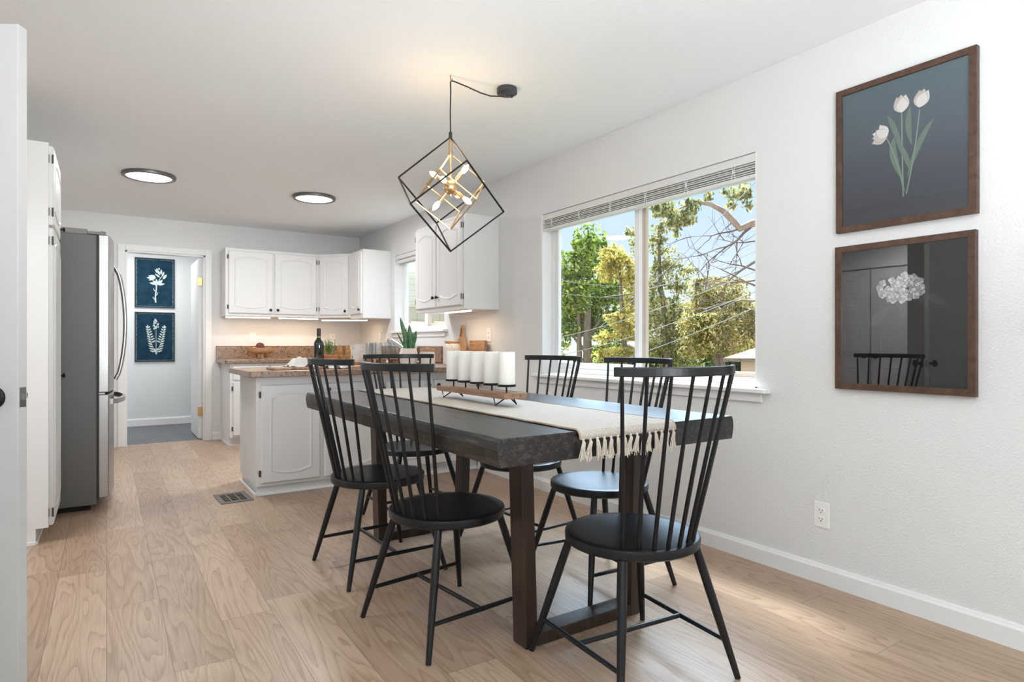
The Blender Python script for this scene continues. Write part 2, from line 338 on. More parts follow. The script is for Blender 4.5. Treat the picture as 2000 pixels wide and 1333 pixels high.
def baseboard(name, pts, face, h=0.088, t=0.014):
    """pts along the wall, face = inward normal"""
    (ax, ay), (bx, by) = pts; fx, fy = face; mb = MB()
    prof = [(0, 0), (t, 0), (t, h - 0.018), (t - 0.004, h - 0.010), (t * 0.45, h), (0, h)]
    vs = []
    for (px, py) in ((ax, ay), (bx, by)):
        for d, z in prof: vs.append((px + fx * d, py + fy * d, z))
    n = len(prof); fs = [tuple(range(n)), tuple(range(n, 2 * n))[::-1]] + [(i, (i + 1) % n, n + (i + 1) % n, n + i) for i in range(n)]
    mb.add(vs, fs); return struct(mb.build(name, WHITE), 'white baseboard', 'baseboard')
baseboard('baseboard_right', ((XW, -3.1), (XW, 4.655)), (-1, 0))
baseboard('baseboard_back', ((0.995, YB), (1.09, YB)), (0, -1))
baseboard('baseboard_hall', ((-0.58, 9.52), (1.78, 9.52)), (0, -1), 0.10)

# doorway casing and jambs
mb = MB()
for (a, b_) in ((DX0 - 0.068, DX0), (DX1, DX1 + 0.068)): mb.box(a, b_, YB - 0.016, YB, 0, DZ + 0.066)
mb.box(DX0, DX1, YB - 0.016, YB, DZ, DZ + 0.066)
struct(mb.build('trim_1', WHITE, bevel=0.004), 'white door casing around the hallway doorway', 'door casing')
mb = MB(); mb.box(DX0, DX0 + 0.016, YB, YB + 0.12, 0, DZ); mb.box(DX1 - 0.016, DX1, YB, YB + 0.12, 0, DZ); mb.box(DX0, DX1, YB, YB + 0.12, DZ - 0.016, DZ)
struct(mb.build('trim_2', WHITE), 'white jamb lining the hallway doorway', 'door jamb')

# hallway door, folded open away from the kitchen: only its hinge edge shows
hd = struct(thing('door_2', 'white interior door standing open into the hallway, hinged on the right jamb', 'door', (DX1 - 0.018, YB + 0.125, 0), 0))
MB().box(-0.036, 0, 0.0, 0.74, 0.008, DZ - 0.02).build('door_leaf', WHITE, hd, bevel=0.002)
for z in (0.32, 1.79):
    h = MB().box(-0.044, -0.002, -0.030, -0.001, z - 0.045, z + 0.045); h.tube([(-0.002, -0.012, z - 0.048), (-0.002, -0.012, z + 0.048)], 0.007)
    tag(h.build('hinge', BRASS, hd), 'brass hinge')

# ---------------------------------------------------------------- doors (six-panel) and near-left door
def six_panel(root, wdt, hgt, t, material):
    mb = MB(); mb.box(0, wdt, -t, 0, 0, hgt)
    st_ = 0.10; mid = 0.10; pw = (wdt - 2 * st_ - mid) / 2
    for side in (-1, 1):
        yf = -t if side < 0 else 0
        for z0, z1 in ((0.23, 0.78), (0.93, 1.58), (1.68, hgt - 0.11)):
            for x in (st_, st_ + pw + mid):
                a, b_, c, d = x, x + pw, z0, z1; k = side * 0.006
                ring = lambda i, y: [(a + i, y, c + i), (b_ - i, y, c + i), (b_ - i, y, d - i), (a + i, y, d - i)]
                vs = ring(0, yf) + ring(0.012, yf + k) + ring(0.026, yf + k * 0.1) + ring(0.05, yf + k * 0.9)
                fs = [(q * 4 + i, q * 4 + (i + 1) % 4, q * 4 + 4 + (i + 1) % 4, q * 4 + 4 + i) for q in range(3) for i in range(4)] + [(12, 13, 14, 15)]
                mb.add(vs, fs)
    return mb.build('door_leaf', material, root)
def round_knob(parent, x, y, z, s, material, r=0.027):
    mb = MB()
    prof = [(0.033, 0), (0.033, 0.006), (0.028, 0.010), (0.012, 0.012), (0.011, 0.032), (r, 0.042), (r + 0.002, 0.055), (r - 0.006, 0.066), (0.0001, 0.069)]
    vs = []; n = 24
    for rr, d in prof:
        for k in range(n): t = 2 * PI * k / n; vs.append((x + rr * math.cos(t), y + s * d, z + rr * math.sin(t)))
    fs = [(i * n + k, i * n + (k + 1) % n, (i + 1) * n + (k + 1) % n, (i + 1) * n + k) for i in range(len(prof) - 1) for k in range(n)]
    mb.add(vs, fs); return mb.build('knob', material, parent, smooth=True)
# door leaf runs from the latch edge (-0.215,2.30) up-left to its hinge on the left wall
ang = math.atan2(0.545, -0.84)
nd = struct(thing('door_1', 'white door swung open at the left edge with a black round knob', 'door', (-0.221, 2.350, 0.008), ang))
mb = MB(); mb.box(0, 0.76, -0.035, 0, 0, 2.03); mb.build('door_leaf', mat('door_paint', (0.62, 0.615, 0.60), 0.45), nd, bevel=0.0015)
tag(round_knob(nd, 0.07, 0.0, 0.915, 1, KNOB), 'black knob'); tag(round_knob(nd, 0.07, -0.035, 0.915, -1, KNOB), 'black knob')
mb = MB(); mb.box(-0.0015, 0.001, -0.030, -0.005, 0.885, 0.945); tag(mb.build('latch_plate', NICKEL, nd, bevel=0.001), 'nickel latch plate')
mb = MB(); mb.prism([(-0.011, -0.011), (0.0, -0.011), (0.0, -0.024), (-0.004, -0.024)], 0.905, 0.925); mb.build('latch_bolt', NICKEL, nd, bevel=0.002)
# closet doors on the nook's far wall (mirrored in the lower picture)
for i, (ya, lab) in enumerate(((3.35, 'white six-panel closet door at the nook, nearer leaf'), (4.14, 'white six-panel closet door at the nook, farther leaf'))):
    cdor = struct(thing('door_%d' % (3 + i), lab, 'door', (-2.87, ya, 0.01), R(90)))
    six_panel(cdor, 0.77, 2.03, 0.035, WHITE); tag(round_knob(cdor, 0.71 if i == 0 else 0.06, -0.035, 0.92, -1, KNOB), 'black knob')
mb = MB(); mb.box(-2.88, -2.845, 3.27, 3.345, 0, 2.1); mb.box(-2.88, -2.845, 4.915, 4.99, 0, 2.1); mb.box(-2.88, -2.835, 3.27, 4.99, 2.06, 2.14)
struct(mb.build('trim_3', WHITE), 'white casing around the closet doors', 'door casing')

# ---------------------------------------------------------------- windows
def window(name, O, mull, label, cat='window', slideleft=True):
    root = struct(thing(name, label, cat, (XW, 0, 0)))
    y0, y1, z0, z1 = O['y0'], O['y1'], O['z0'], O['z1']; d0, d1 = 0.085, 0.155
    f = 0.045
    def rect(mb, xa, xb, a, b_, c, d, w_):
        mb.box(xa, xb, a, a + w_, c, d); mb.box(xa, xb, b_ - w_, b_, c, d); mb.box(xa, xb, a + w_, b_ - w_, c, c + w_); mb.box(xa, xb, a + w_, b_ - w_, d - w_, d)
    mb = MB(); rect(mb, d0, d1, y0, y1, z0, z1, f); mb.build('window_frame', VINYL, root, bevel=0.003)
    # jamb liner of the recess
    mb = MB(); mb.box(0.002, d0, y1 - 0.012, y1 - 0.0005, z0, z1); mb.box(0.002, d0, y0 + 0.0005, y0 + 0.012, z0, z1); mb.box(0.002, d0, y0, y1, z0 + 0.0005, z0 + 0.008)
    mb.build('jamb_liner', WHITE, root)
    mb = MB(); rect(mb, d0 + 0.006, d0 + 0.032, mull - 0.02, y1 - f - 0.004, z0 + f, z1 - f, 0.042)
    sa = mb.build('sash', VINYL, root, bevel=0.003)
    MB().box(d0 + 0.017, d0 + 0.021, mull + 0.022, y1 - f - 0.046, z0 + f + 0.042, z1 - f - 0.042).build('pane', GLASS, sa)
    mb = MB(); rect(mb, d0 + 0.036, d0 + 0.062, y0 + f + 0.004, mull + 0.02, z0 + f, z1 - f, 0.028)
    sb = mb.build('sash', mat('tan_vinyl', (0.60, 0.50, 0.40), 0.4), root, bevel=0.003)
    MB().box(d0 + 0.0325, d0 + 0.058, mull - 0.050, mull - 0.022, z0 + f, z1 - f).build('meeting_stile', MATS['tan_vinyl'], root, bevel=0.002)
    MB().box(d0 + 0.047, d0 + 0.051, y0 + f + 0.032, mull - 0.052, z0 + f + 0.028, z1 - f - 0.028).build('pane', GLASS, sb)
    return root
window('window_1', BW, 2.835, 'wide white sliding window over the dining table with trees outside')
window('window_2', KW, 5.93, 'smaller white kitchen window beside the wall cabinet')
def sill(name, O, label, over=0.075):
    mb = MB(); y0, y1, z = O['y0'] - over, O['y1'] + over, O['z0']
    mb.prism([(XW - 0.045, y0 + 0.01), (XW - 0.035, y0), (XW, y0), (XW, O['y0']), (XW + 0.085, O['y0']), (XW + 0.085, O['y1']), (XW, O['y1']), (XW, y1), (XW - 0.035, y1), (XW - 0.045, y1 - 0.01)], z - 0.022, z + 0.001)
    mb.box(XW - 0.016, XW, y0 + 0.04, y1 - 0.04, z - 0.068, z - 0.022)
    return struct(mb.build(name, WHITE, bevel=0.005), label, 'window sill')
sill('trim_4', BW, 'white sill and apron under the dining window'); sill('trim_5', KW, 'white sill and apron under the kitchen window', 0.06)

BLINDM = mat('blind_white', (0.76, 0.75, 0.73), 0.5)
def blind(O, label, depth=0.055, drop=0.125):
    y0, y1, zt = O['y0'] + 0.006, O['y1'] - 0.006, O['z1']
    root = thing('window_blind', label, 'blind', (XW + 0.008, 0, zt))
    MB().box(0, 0.012, y0, y1, -0.045, -0.002).build('valance', BLINDM, root, bevel=0.003)
    MB().box(0.012, depth, y0 + 0.004, y1 - 0.004, -0.045, -0.004).build('headrail', BLINDM, root)
    z = -0.050; k = 0
    n = int((drop - 0.065) / 0.0115)
    for i in range(n):
        off = 0.004 * math.sin(i * 2.3)
        MB().box(0.003 + off, depth - 0.004, y0 + 0.003, y1 - 0.003, z - 0.0042, z).build('slat', BLINDM, root); z -= 0.0115
    MB().box(0.001, depth - 0.002, y0 + 0.002, y1 - 0.002, -drop, z + 0.002).build('bottom_rail', BLINDM, root, bevel=0.004)
    nC = 6 if y1 - y0 > 1.5 else 3
    for i in range(nC):
        y = y0 + (y1 - y0) * (0.07 + 0.86 * i / (nC - 1)); mb = MB()
        mb.tube([(0.0, y, -0.04), (-0.004, y + 0.008, -0.07), (-0.003, y, -drop + 0.02), (0.0, y + 0.004, -drop)], 0.0018, 6)
        mb.tube([(0.0, y + 0.02, -0.04), (-0.004, y + 0.014, -0.075), (-0.002, y + 0.022, -drop + 0.01)], 0.0018, 6)
        mb.build('ladder_cord', WHITE, root)
    return root
blind(BW, 'white slatted blind raised at the top of the dining window')
blind(KW, 'white slatted blind raised at the top of the kitchen window', 0.05, 0.085)

# ---------------------------------------------------------------- ceiling discs, register, outlets
def disc_light(x, y, label):
    r = thing('ceiling_light', label, 'ceiling light', (x, y, HC), 0, 'round ceiling lights in the kitchen')
    MB().lathe([(0.19, 0), (0.192, -0.010), (0.188, -0.024), (0.165, -0.027), (0.160, -0.020), (0.160, -0.0005)], n=56).build('rim', RIMG, r, smooth=True)
    MB().lathe([(0.1599, -0.019), (0.10, -0.022), (0.0001, -0.023)], n=56).build('diffuser', DISC, r, smooth=True)
    l = bpy.data.lights.new('disc_lamp', 'AREA'); l.shape = 'DISK'; l.size = 0.30; l.energy = 21; l.color = (0.97, 0.98, 1.0)
    lo = bpy.data.objects.new('disc_lamp', l); COL.objects.link(lo); lo.location = (x, y, HC - 0.035)
disc_light(0.285, 5.74, 'lit round flush ceiling light above the fridge, the left one')
disc_light(1.60, 5.77, 'lit round flush ceiling light in front of the wall cabinets, the right one')

vr = thing('floor_register', 'grey metal floor vent beside the peninsula corner', 'floor vent', (0.745, 4.72, 0), R(2))
mb = MB(); W_, D_ = 0.105, 0.155
mb.box(-W_, W_, -D_, -D_ + 0.035, 0, 0.005); mb.box(-W_, W_, D_ - 0.035, D_, 0, 0.005); mb.box(-W_, -W_ + 0.032, -D_ + 0.035, D_ - 0.035, 0, 0.005); mb.box(W_ - 0.032, W_, -D_ + 0.035, D_ - 0.035, 0, 0.005)
mb.build('frame', mat('register_grey', (0.17, 0.16, 0.16), 0.4, metal=0.6), vr, bevel=0.002)
MB().box(-W_ + 0.03, W_ - 0.03, -D_ + 0.034, D_ - 0.034, 0.0002, 0.0012).build('opening', DARKHOLE, vr)
mb = MB()
for k in range(5): y = -D_ + 0.06 + k * 0.05; mb.box(-W_ + 0.03, W_ - 0.03, y - 0.003, y + 0.003, 0.001, 0.004)
for k in range(2): x = -0.028 + k * 0.056; mb.box(x - 0.0025, x + 0.0025, -D_ + 0.034, D_ - 0.034, 0.001, 0.0035)
mb.build('grille', mat('grille_tan', (0.36, 0.30, 0.25), 0.4, metal=0.5), vr)

def outlet(loc, rz, label, wdt=0.072, hgt=0.115):
    r = thing('wall_outlet', label, 'outlet', loc, rz, None)
    MB().box(-wdt / 2, wdt / 2, -0.006, 0, -hgt / 2, hgt / 2).build('cover_plate', PLASTIC, r, bevel=0.003)
    for s in (-1, 1):
        mb = MB(); n = 24
        pts = [(0.0165 * math.cos(2 * PI * k / n), max(-0.0125, min(0.0125, 0.0165 * math.sin(2 * PI * k / n)))) for k in range(n)]
        vs = [(x, y_, z + s * 0.0195) for y_ in (-0.0055, -0.0085) for x, z in pts]
        mb.add(vs, [tuple(range(n)), tuple(range(n, 2 * n))[::-1]] + [(i, (i + 1) % n, n + (i + 1) % n, n + i) for i in range(n)])
        q = mb.build('receptacle', PLASTIC, r, bevel=0.0008)
        mb = MB(); z = s * 0.0195
        mb.box(-0.0075, -0.0052, -0.0092, -0.007, z - 0.001, z + 0.008); mb.box(0.0052, 0.0075, -0.0092, -0.007, z - 0.001, z + 0.0065); mb.box(-0.0022, 0.0022, -0.0092, -0.007, z - 0.0095, z - 0.005)
        mb.build('slots', DARKHOLE, q)
    return r
outlet((XW, 1.575, 0.310), R(-90), 'white wall outlet low on the right wall above the baseboard')
outlet((XW, 4.486, 1.158), R(-90), 'white wall outlet under the right-hand wall cabinet')
outlet((1.428, YB, 1.157), 0, 'white wall outlet behind the wooden bowl on the back wall')
outlet((2.36, YB, 1.157), 0, 'white wall outlet near the kitchen corner behind the glasses')
outlet((XW, 6.98, 1.157), R(-90), 'white wall outlet beside the kitchen window near the corner')

# ---------------------------------------------------------------- cabinets
def arch_panel(mb, x0, x1, z0, z1, y, s=0.03, sb=0.022):
    cx = (x0 + x1) / 2; N = 14; a = (x1 - x0) / 2
    def outline(i, yy):
        pts = []
        for k in range(N + 1):
            t = -1 + 2 * k / N; pts.append((cx + t * (a - i), yy, z1 - i - s * t * t))
        for k in range(N + 1):
            t = 1 - 2 * k / N; pts.append((cx + t * (a - i), yy, z0 + i + sb * t * t))
        return pts
    rings = [outline(0, y + 0.001), outline(0.004, y - 0.0045), outline(0.010, y - 0.005), outline(0.018, y - 0.001), outline(0.022, y + 0.0004)]
    n = len(rings[0]); vs = sum(rings, [])
    fs = [(q * n + i, q * n + (i + 1) % n, (q + 1) * n + (i + 1) % n, (q + 1) * n + i) for q in range(len(rings) - 1) for i in range(n)]
    mb.add(vs, fs)
def cab_door(parent, x, z, wdt, hgt, y=0.0, knob='r', kz=None, hinge='l', name='door', arch=True, t=0.02):
    """door lying in the local XZ plane, front towards -Y; (x,z) its lower left corner"""
    mb = MB(); f = y - t
    mb.add([(x, y, z), (x + wdt, y, z), (x + wdt, y, z + hgt), (x, y, z + hgt), (x + 0.0, f + 0.006, z), (x + wdt, f + 0.006, z), (x + wdt, f + 0.006, z + hgt), (x, f + 0.006, z + hgt),
            (x + 0.007, f, z + 0.007), (x + wdt - 0.007, f, z + 0.007), (x + wdt - 0.007, f, z + hgt - 0.007), (x + 0.007, f, z + hgt - 0.007)],
           [(0, 3, 2, 1), (0, 1, 5, 4), (1, 2, 6, 5), (2, 3, 7, 6), (3, 0, 4, 7), (4, 5, 9, 8), (5, 6, 10, 9), (6, 7, 11, 10), (7, 4, 8, 11), (8, 9, 10, 11)])
    if arch: arch_panel(mb, x + 0.058, x + wdt - 0.058, z + 0.055, z + hgt - 0.055, f, 0.035 if hgt > 0.3 else 0.0, 0.028 if hgt > 0.3 else 0)
    d = mb.build(name, CABW, parent)
    if knob:
        kx = {'r': x + wdt - 0.03, 'l': x + 0.03, 'c': x + wdt / 2}[knob]; kz_ = kz if kz is not None else z + 0.06
        k = MB(); prof = [(0.007, 0), (0.006, 0.010), (0.013, 0.014), (0.0155, 0.019), (0.012, 0.024), (0.0001, 0.026)]; n = 18; vs = []
        for rr, dd in prof:
            for q in range(n): tt = 2 * PI * q / n; vs.append((kx + rr * math.cos(tt), f - dd, kz_ + rr * math.sin(tt)))
        k.add(vs, [(i * n + q, i * n + (q + 1) % n, (i + 1) * n + (q + 1) % n, (i + 1) * n + q) for i in range(len(prof) - 1) for q in range(n)])
        tag(k.build('knob', KNOB, d, smooth=True), 'dark bronze knob')
    if hinge:
        for hz in (z + 0.07, z + hgt - 0.07):
            hx = x - 0.004 if hinge == 'l' else x + wdt + 0.004; s = -1 if hinge == 'l' else 1
            h = MB(); h.tube([(hx, f + 0.004, hz - 0.024), (hx, f + 0.004, hz + 0.024)], 0.0045, 8); h.box(min(hx, hx + s * 0.010), max(hx, hx + s * 0.010), y - 0.003, y - 0.0005, hz - 0.022, hz + 0.022)
            h.build('hinge', HINGE, d)
    return d

Yu = YB - 0.33
# back wall upper, two doors
u1 = thing('wall_cabinet', 'white two-door wall cabinet next to the doorway on the back wall', 'cabinet', (1.085, Yu, 1.392), 0)
MB().box(0, 1.005, 0, 0.329, 0, 0.748).build('body', CABW, u1, bevel=0.002)
cab_door(u1, 0.03, 0.03, 0.465, 0.69, 0, 'r', 0.075, 'l'); cab_door(u1, 0.512, 0.03, 0.468, 0.69, 0, 'l', 0.075, 'r')
# diagonal corner
CXA, CYA, CXB, CYB = 2.09, Yu, 2.379, 7.08
u2 = thing('wall_cabinet', 'white angled corner wall cabinet with one narrow door', 'cabinet', (CXA, CYA, 1.392), math.atan2(CYB - CYA, CXB - CXA))
lenD = math.hypot(CXB - CXA, CYB - CYA); a_ = -math.atan2(CYB - CYA, CXB - CXA)
def loc2(x, y): dx, dy = x - CXA, y - CYA; return (dx * math.cos(a_) - dy * math.sin(a_), dx * math.sin(a_) + dy * math.cos(a_))
MB().prism([loc2(*p) for p in ((CXA, CYA), (CXB, CYB), (XW - .001, CYB), (XW - .001, YB - .001), (CXA, YB - .001))], 0, 0.748).build('body', CABW, u2, bevel=0.002)
cab_door(u2, 0.025, 0.03, lenD - 0.045, 0.69, 0, 'r', 0.075, 'l')
# right wall short cabinet by the kitchen window
u3 = thing('wall_cabinet', 'white narrow wall cabinet between the corner and the kitchen window', 'cabinet', (2.38, 7.078, 1.372), R(-90))
MB().box(0, 0.43, 0, 0.328, 0, 0.768).build('body', CABW, u3, bevel=0.002)
cab_door(u3, 0.02, 0.05, 0.385, 0.69, 0, 'r', 0.095, None)
u4 = thing('wall_cabinet', 'white two-door wall cabinet on the right wall, between kitchen and dining windows', 'cabinet', (2.38, 5.235, 1.365), R(-90))
MB().box(0, 0.905, 0, 0.328, 0, 0.765).build('body', CABW, u4, bevel=0.002)
cab_door(u4, 0.018, 0.03, 0.415, 0.71, 0, 'r', 0.115, 'l'); cab_door(u4, 0.448, 0.03, 0.435, 0.71, 0, 'l', 0.115, 'r')

# under-cabinet light bars
def bar_light(p0, p1, z, label):
    p0 = Vector((*p0, z)); p1 = Vector((*p1, z)); L_ = (p1 - p0).length; ang = math.atan2(p1.y - p0.y, p1.x - p0.x)
    r = thing('under_cabinet_light', label, 'under-cabinet light', (p0 + p1) / 2, ang, 'lit bars under the wall cabinets')
    MB().box(-L_ / 2 - 0.006, L_ / 2 + 0.006, -0.016, 0.016, -0.006, 0.0).build('housing', WHITE, r)
    mb = MB(); vs = []
    n = 8
    prof = [(-0.014 * math.cos(PI * k / n), -0.006 - 0.012 * math.sin(PI * k / n)) for k in range(n + 1)]
    for x in (-L_ / 2, L_ / 2): vs += [(x, y, zz) for y, zz in prof]
    m_ = n + 1; mb.add(vs, [tuple(range(m_)), tuple(range(m_, 2 * m_))[::-1]] + [(i, (i + 1) % m_, m_ + (i + 1) % m_, m_ + i) for i in range(m_)])
    tag(mb.build('diffuser', LED, r, smooth=True), 'glowing warm strip')
    l = bpy.data.lights.new('bar_lamp', 'AREA'); l.shape = 'RECTANGLE'; l.size = L_; l.size_y = 0.03; l.energy = 1.35; l.color = (1.0, 0.72, 0.45)
    lo = bpy.data.objects.new('bar_lamp', l); COL.objects.link(lo); lo.location = ((p0.x + p1.x) / 2, (p0.y + p1.y) / 2, z - 0.022); lo.rotation_euler = (0, 0, ang)
    return r
bar_light((1.095, 7.42), (1.56, 7.42), 1.391, 'lit bar under the left door of the two-door back cabinet')
bar_light((1.655, 7.42), (2.10, 7.42), 1.391, 'lit bar under the right door of the two-door back cabinet')
bar_light((2.12, 7.32), (2.56, 7.02), 1.371, 'lit bar under the corner wall cabinet')
bar_light((2.46, 4.80), (2.46, 4.37), 1.364, 'lit bar under the wall cabinet on the right wall')
mb = MB(); mb.tube([(2.50, 4.84, 1.362), (2.56, 4.80, 1.335), (2.62, 4.68, 1.318), (2.66, 4.5, 1.335), (2.69, 4.42, 1.360)], 0.0022, 6)
tag(mb.build('light_cord', mat('cord_white', (0.7, 0.66, 0.6), 0.5), smooth=True), 'thin white power cord sagging under the right wall cabinet', 'cord')

# base cabinets on the back wall
b1 = thing('base_cabinet', 'white base cabinet with drawer and door beside the doorway', 'cabinet', (1.085, 7.08, 0), 0)
mb = MB(); mb.box(0, 0.80, 0, 0.619, 0.09, 0.874); mb.box(0.0, 0.80, 0.055, 0.619, 0, 0.09); mb.build('body', CABW, b1, bevel=0.002)
cab_door(b1, 0.03, 0.70, 0.36, 0.145, 0, 'c', 0.772, None, 'drawer', arch=False); cab_door(b1, 0.03, 0.115, 0.36, 0.565, 0, 'r', 0.62, 'l')
cab_door(b1, 0.41, 0.70, 0.36, 0.145, 0, 'c', 0.772, None, 'drawer', arch=False); cab_door(b1, 0.41, 0.115, 0.36, 0.565, 0, 'l', 0.62, 'r')
mb = MB(); mb.box(-0.006, 0.0, 0.055, 0.619, 0, 0.022); mb.box(-0.006, 0.80, 0.047, 0.055, 0, 0.022); mb.build('toe_moulding', WHITE, b1, bevel=0.002)
b2 = thing('base_cabinet', 'white corner base cabinet under the back counter, mostly behind the peninsula', 'cabinet', (1.89, 7.08, 0), 0)
mb = MB(); mb.box(0, 0.815, 0, 0.619, 0.09, 0.874); mb.box(0, 0.815, 0.055, 0.619, 0, 0.09); mb.build('body', CABW, b2)
b3 = thing('base_cabinet', 'white sink base cabinet under the kitchen window', 'cabinet', (2.10, 7.075, 0), R(-90))
mb = MB(); mb.box(0, 1.72, 0, 0.605, 0.09, 0.70); mb.box(0, 1.72, 0.055, 0.605, 0, 0.09)
mb.box(0, 1.72, 0, 0.02, 0.70, 0.874); mb.build('body', CABW, b3)
for k in range(4): cab_door(b3, 0.03 + k * 0.42, 0.115, 0.40, 0.72, 0, 'r' if k % 2 == 0 else 'l', 0.78, 'l' if k % 2 == 0 else 'r')

# peninsula cabinets: two units with two doors each, facing the dining room
PY = 4.655
def pen_unit(x, wdt, label, xs):
    r = thing('peninsula_cabinet', label, 'cabinet', (x, PY, 0), 0)
    mb = MB(); mb.box(0, wdt, 0, 0.63, 0.068, 0.857); mb.box(0.0 if x > 1 else 0.012, wdt, 0.03, 0.60, 0, 0.068); mb.build('body', CABW, r, bevel=0.002)
    for k, (dx, dw) in enumerate(xs): cab_door(r, dx, 0.092, dw, 0.700, 0, 'r' if k == 0 else 'l', 0.745, 'l' if k == 0 else 'r')
    mb = MB(); mb.box(0.0, wdt, 0.012, 0.030, 0, 0.024); mb.box(0.0, wdt, 0.006, 0.012, 0, 0.013); mb.build('toe_moulding', WHITE, r, bevel=0.003)
    return r
p1 = pen_unit(0.885, 0.930, 'white peninsula cabinet with two arched doors at the open end', ((0.03, 0.415), (0.475, 0.43)))
mb = MB(); mb.box(-0.012, 0.0, 0.0, 0.615, 0.0, 0.024); mb.build('end_moulding', WHITE, p1, bevel=0.003)
p2 = pen_unit(1.817, 0.885, 'white peninsula cabinet with two arched doors against the right wall', ((0.03, 0.40), (0.455, 0.40)))

# worktops
mb = MB(); mb.prism([(0.815, 4.44), (0.80, 4.455), (0.80, 5.27), (0.83, 5.31), (XW - 0.001, 5.31), (XW - 0.001, 4.44)], 0.857, 0.897)
pw = thing('peninsula_worktop', 'brown stone-look worktop on the peninsula', 'countertop', (0, 0, 0))
mb.build('slab', GRANITE, pw, bevel=0.004)
kw = thing('kitchen_worktop', 'brown stone-look worktop in an L along the back wall and under the kitchen window', 'countertop', (0, 0, 0))
mb = MB(); mb.prism([(1.035, 7.05), (1.045, 7.04), (2.06, 7.04), (2.06, 6.1), (XW - 0.001, 6.1), (XW - 0.001, YB - 0.001), (1.035, YB - 0.001)], 0.876, 0.915)
mb.prism([(2.06, 5.35), (XW - 0.001, 5.35), (XW - 0.001, 5.62), (2.06, 5.62)], 0.876, 0.915)
mb.box(2.06, 2.14, 5.62, 6.1, 0.876, 0.915); mb.box(2.62, XW - 0.001, 5.62, 6.1, 0.876, 0.915)
mb.build('slab', GRANITE, kw, bevel=0.004)
mb = MB(); mb.box(1.035, XW - 0.001, YB - 0.02, YB - 0.001, 0.915, 1.062); mb.box(XW - 0.02, XW - 0.001, 5.35, YB - 0.02, 0.915, 1.062); mb.build('backsplash', GRANITE, kw, bevel=0.002)
sk = thing('kitchen_sink', 'white sink basin set under the kitchen window', 'sink', (2.38, 5.86, 0.875))
mb = MB(); mb.box(-0.238, 0.238, -0.238, -0.225, -0.17, 0.036); mb.box(-0.238, 0.238, 0.225, 0.238, -0.17, 0.036); mb.box(-0.238, -0.225, -0.225, 0.225, -0.17, 0.036); mb.box(0.225, 0.238, -0.225, 0.225, -0.17, 0.036); mb.box(-0.238, 0.238, -0.238, 0.238, -0.174, -0.17)
mb.build('basin', CERAM, sk)

# ---------------------------------------------------------------- pantry and fridge
pn = thing('pantry_cabinet', 'tall white pantry cabinet left of the fridge', 'cabinet', (-0.264, 4.19, 0), R(90))
mb = MB(); mb.box(0, 0.64, 0, 0.69, 0.085, 2.178); mb.box(0.0, 0.64, 0.055, 0.69, 0, 0.085); mb.build('body', CABW, pn, bevel=0.002)
cab_door(pn, 0.022, 0.093, 0.60, 1.625, 0, 'r', 0.885, 'l', t=0.022); cab_door(pn, 0.022, 1.735, 0.60, 0.43, 0, 'r', 1.80, 'l', t=0.022)
mb = MB(); mb.box(0.0, 0.64, 0.047, 0.055, 0, 0.02); mb.box(-0.008, 0.0, 0.055, 0.69, 0, 0.02); mb.build('toe_moulding', WHITE, pn, bevel=0.002)

fr = thing('refrigerator', 'stainless french-door refrigerator with dark grey side beside the pantry', 'refrigerator', (-0.055, 4.858, 0), R(90))
# local: x along +Y world (0..0.90), -y = front (+X world)
mb = MB(); mb.box(0, 0.90, 0.0, 0.78, 0.035, 1.795); mb.build('body', FRSIDE, fr, bevel=0.006)
mb = MB(); mb.box(0.03, 0.87, 0.03, 0.75, 0.0, 0.035); mb.build('base_grille', DARKHOLE, fr)
mb = MB(); mb.box(0.004, 0.896, -0.012, 0.001, 0.06, 1.79); mb.build('gasket', mat('gasket', (0.035, 0.035, 0.035), 0.6), fr)
def bulge(mb, xa, xb, za, zb, base=-0.068, amp=0.032, n=14):
    f = lambda x: base - amp * (1 - ((x - 0.45) / 0.45) ** 2)
    xs = [xa + (xb - xa) * i / n for i in range(n + 1)]
    vs = [(x, -0.010, z) for z in (za, zb) for x in xs] + [(x, f(x), z) for z in (za, zb) for x in xs]; m_ = n + 1; fs = []
    for i in range(n):
        fs += [(i, i + 1, m_ + i + 1, m_ + i), (2 * m_ + i, 3 * m_ + i, 3 * m_ + i + 1, 2 * m_ + i + 1), (i, 2 * m_ + i, 2 * m_ + i + 1, i + 1), (m_ + i, m_ + i + 1, 3 * m_ + i + 1, 3 * m_ + i)]
    fs += [(0, m_, 3 * m_, 2 * m_), (n, 2 * m_ + n, 3 * m_ + n, m_ + n)]
    mb.add(vs, fs); return f
for side, (xa, xb) in enumerate(((0.004, 0.447), (0.453, 0.896))):
    mb = MB(); f = bulge(mb, xa, xb, 0.765, 1.80); d = mb.build('door', STEEL, fr, bevel=0.006)
    hx = 0.405 if side == 0 else 0.495; mb = MB(); b0 = f(hx)
    path = []
    for k in range(21):
        t = k / 20; z = 0.83 + 0.80 * t; path.append((hx, b0 - 0.008 - 0.060 * math.sin(PI * t) ** 0.6, z))
    mb.tube(path, 0.0125, 12); mb.build('handle', STEEL, d, smooth=True)
mb = MB(); f = bulge(mb, 0.004, 0.896, 0.075, 0.752, n=24); d = mb.build('freezer_drawer', STEEL, fr, bevel=0.006)
mb = MB(); path = []
for k in range(25):
    t = k / 24; x = 0.06 + 0.78 * t; path.append((x, f(x) - 0.004 - 0.055 * math.sin(PI * t) ** 0.5, 0.700))
vs = []
for p in path:
    for dy, dz in ((-0.011, -0.016), (0.006, -0.018), (0.006, 0.018), (-0.011, 0.016)): vs.append((p[0], p[1] + dy, p[2] + dz))
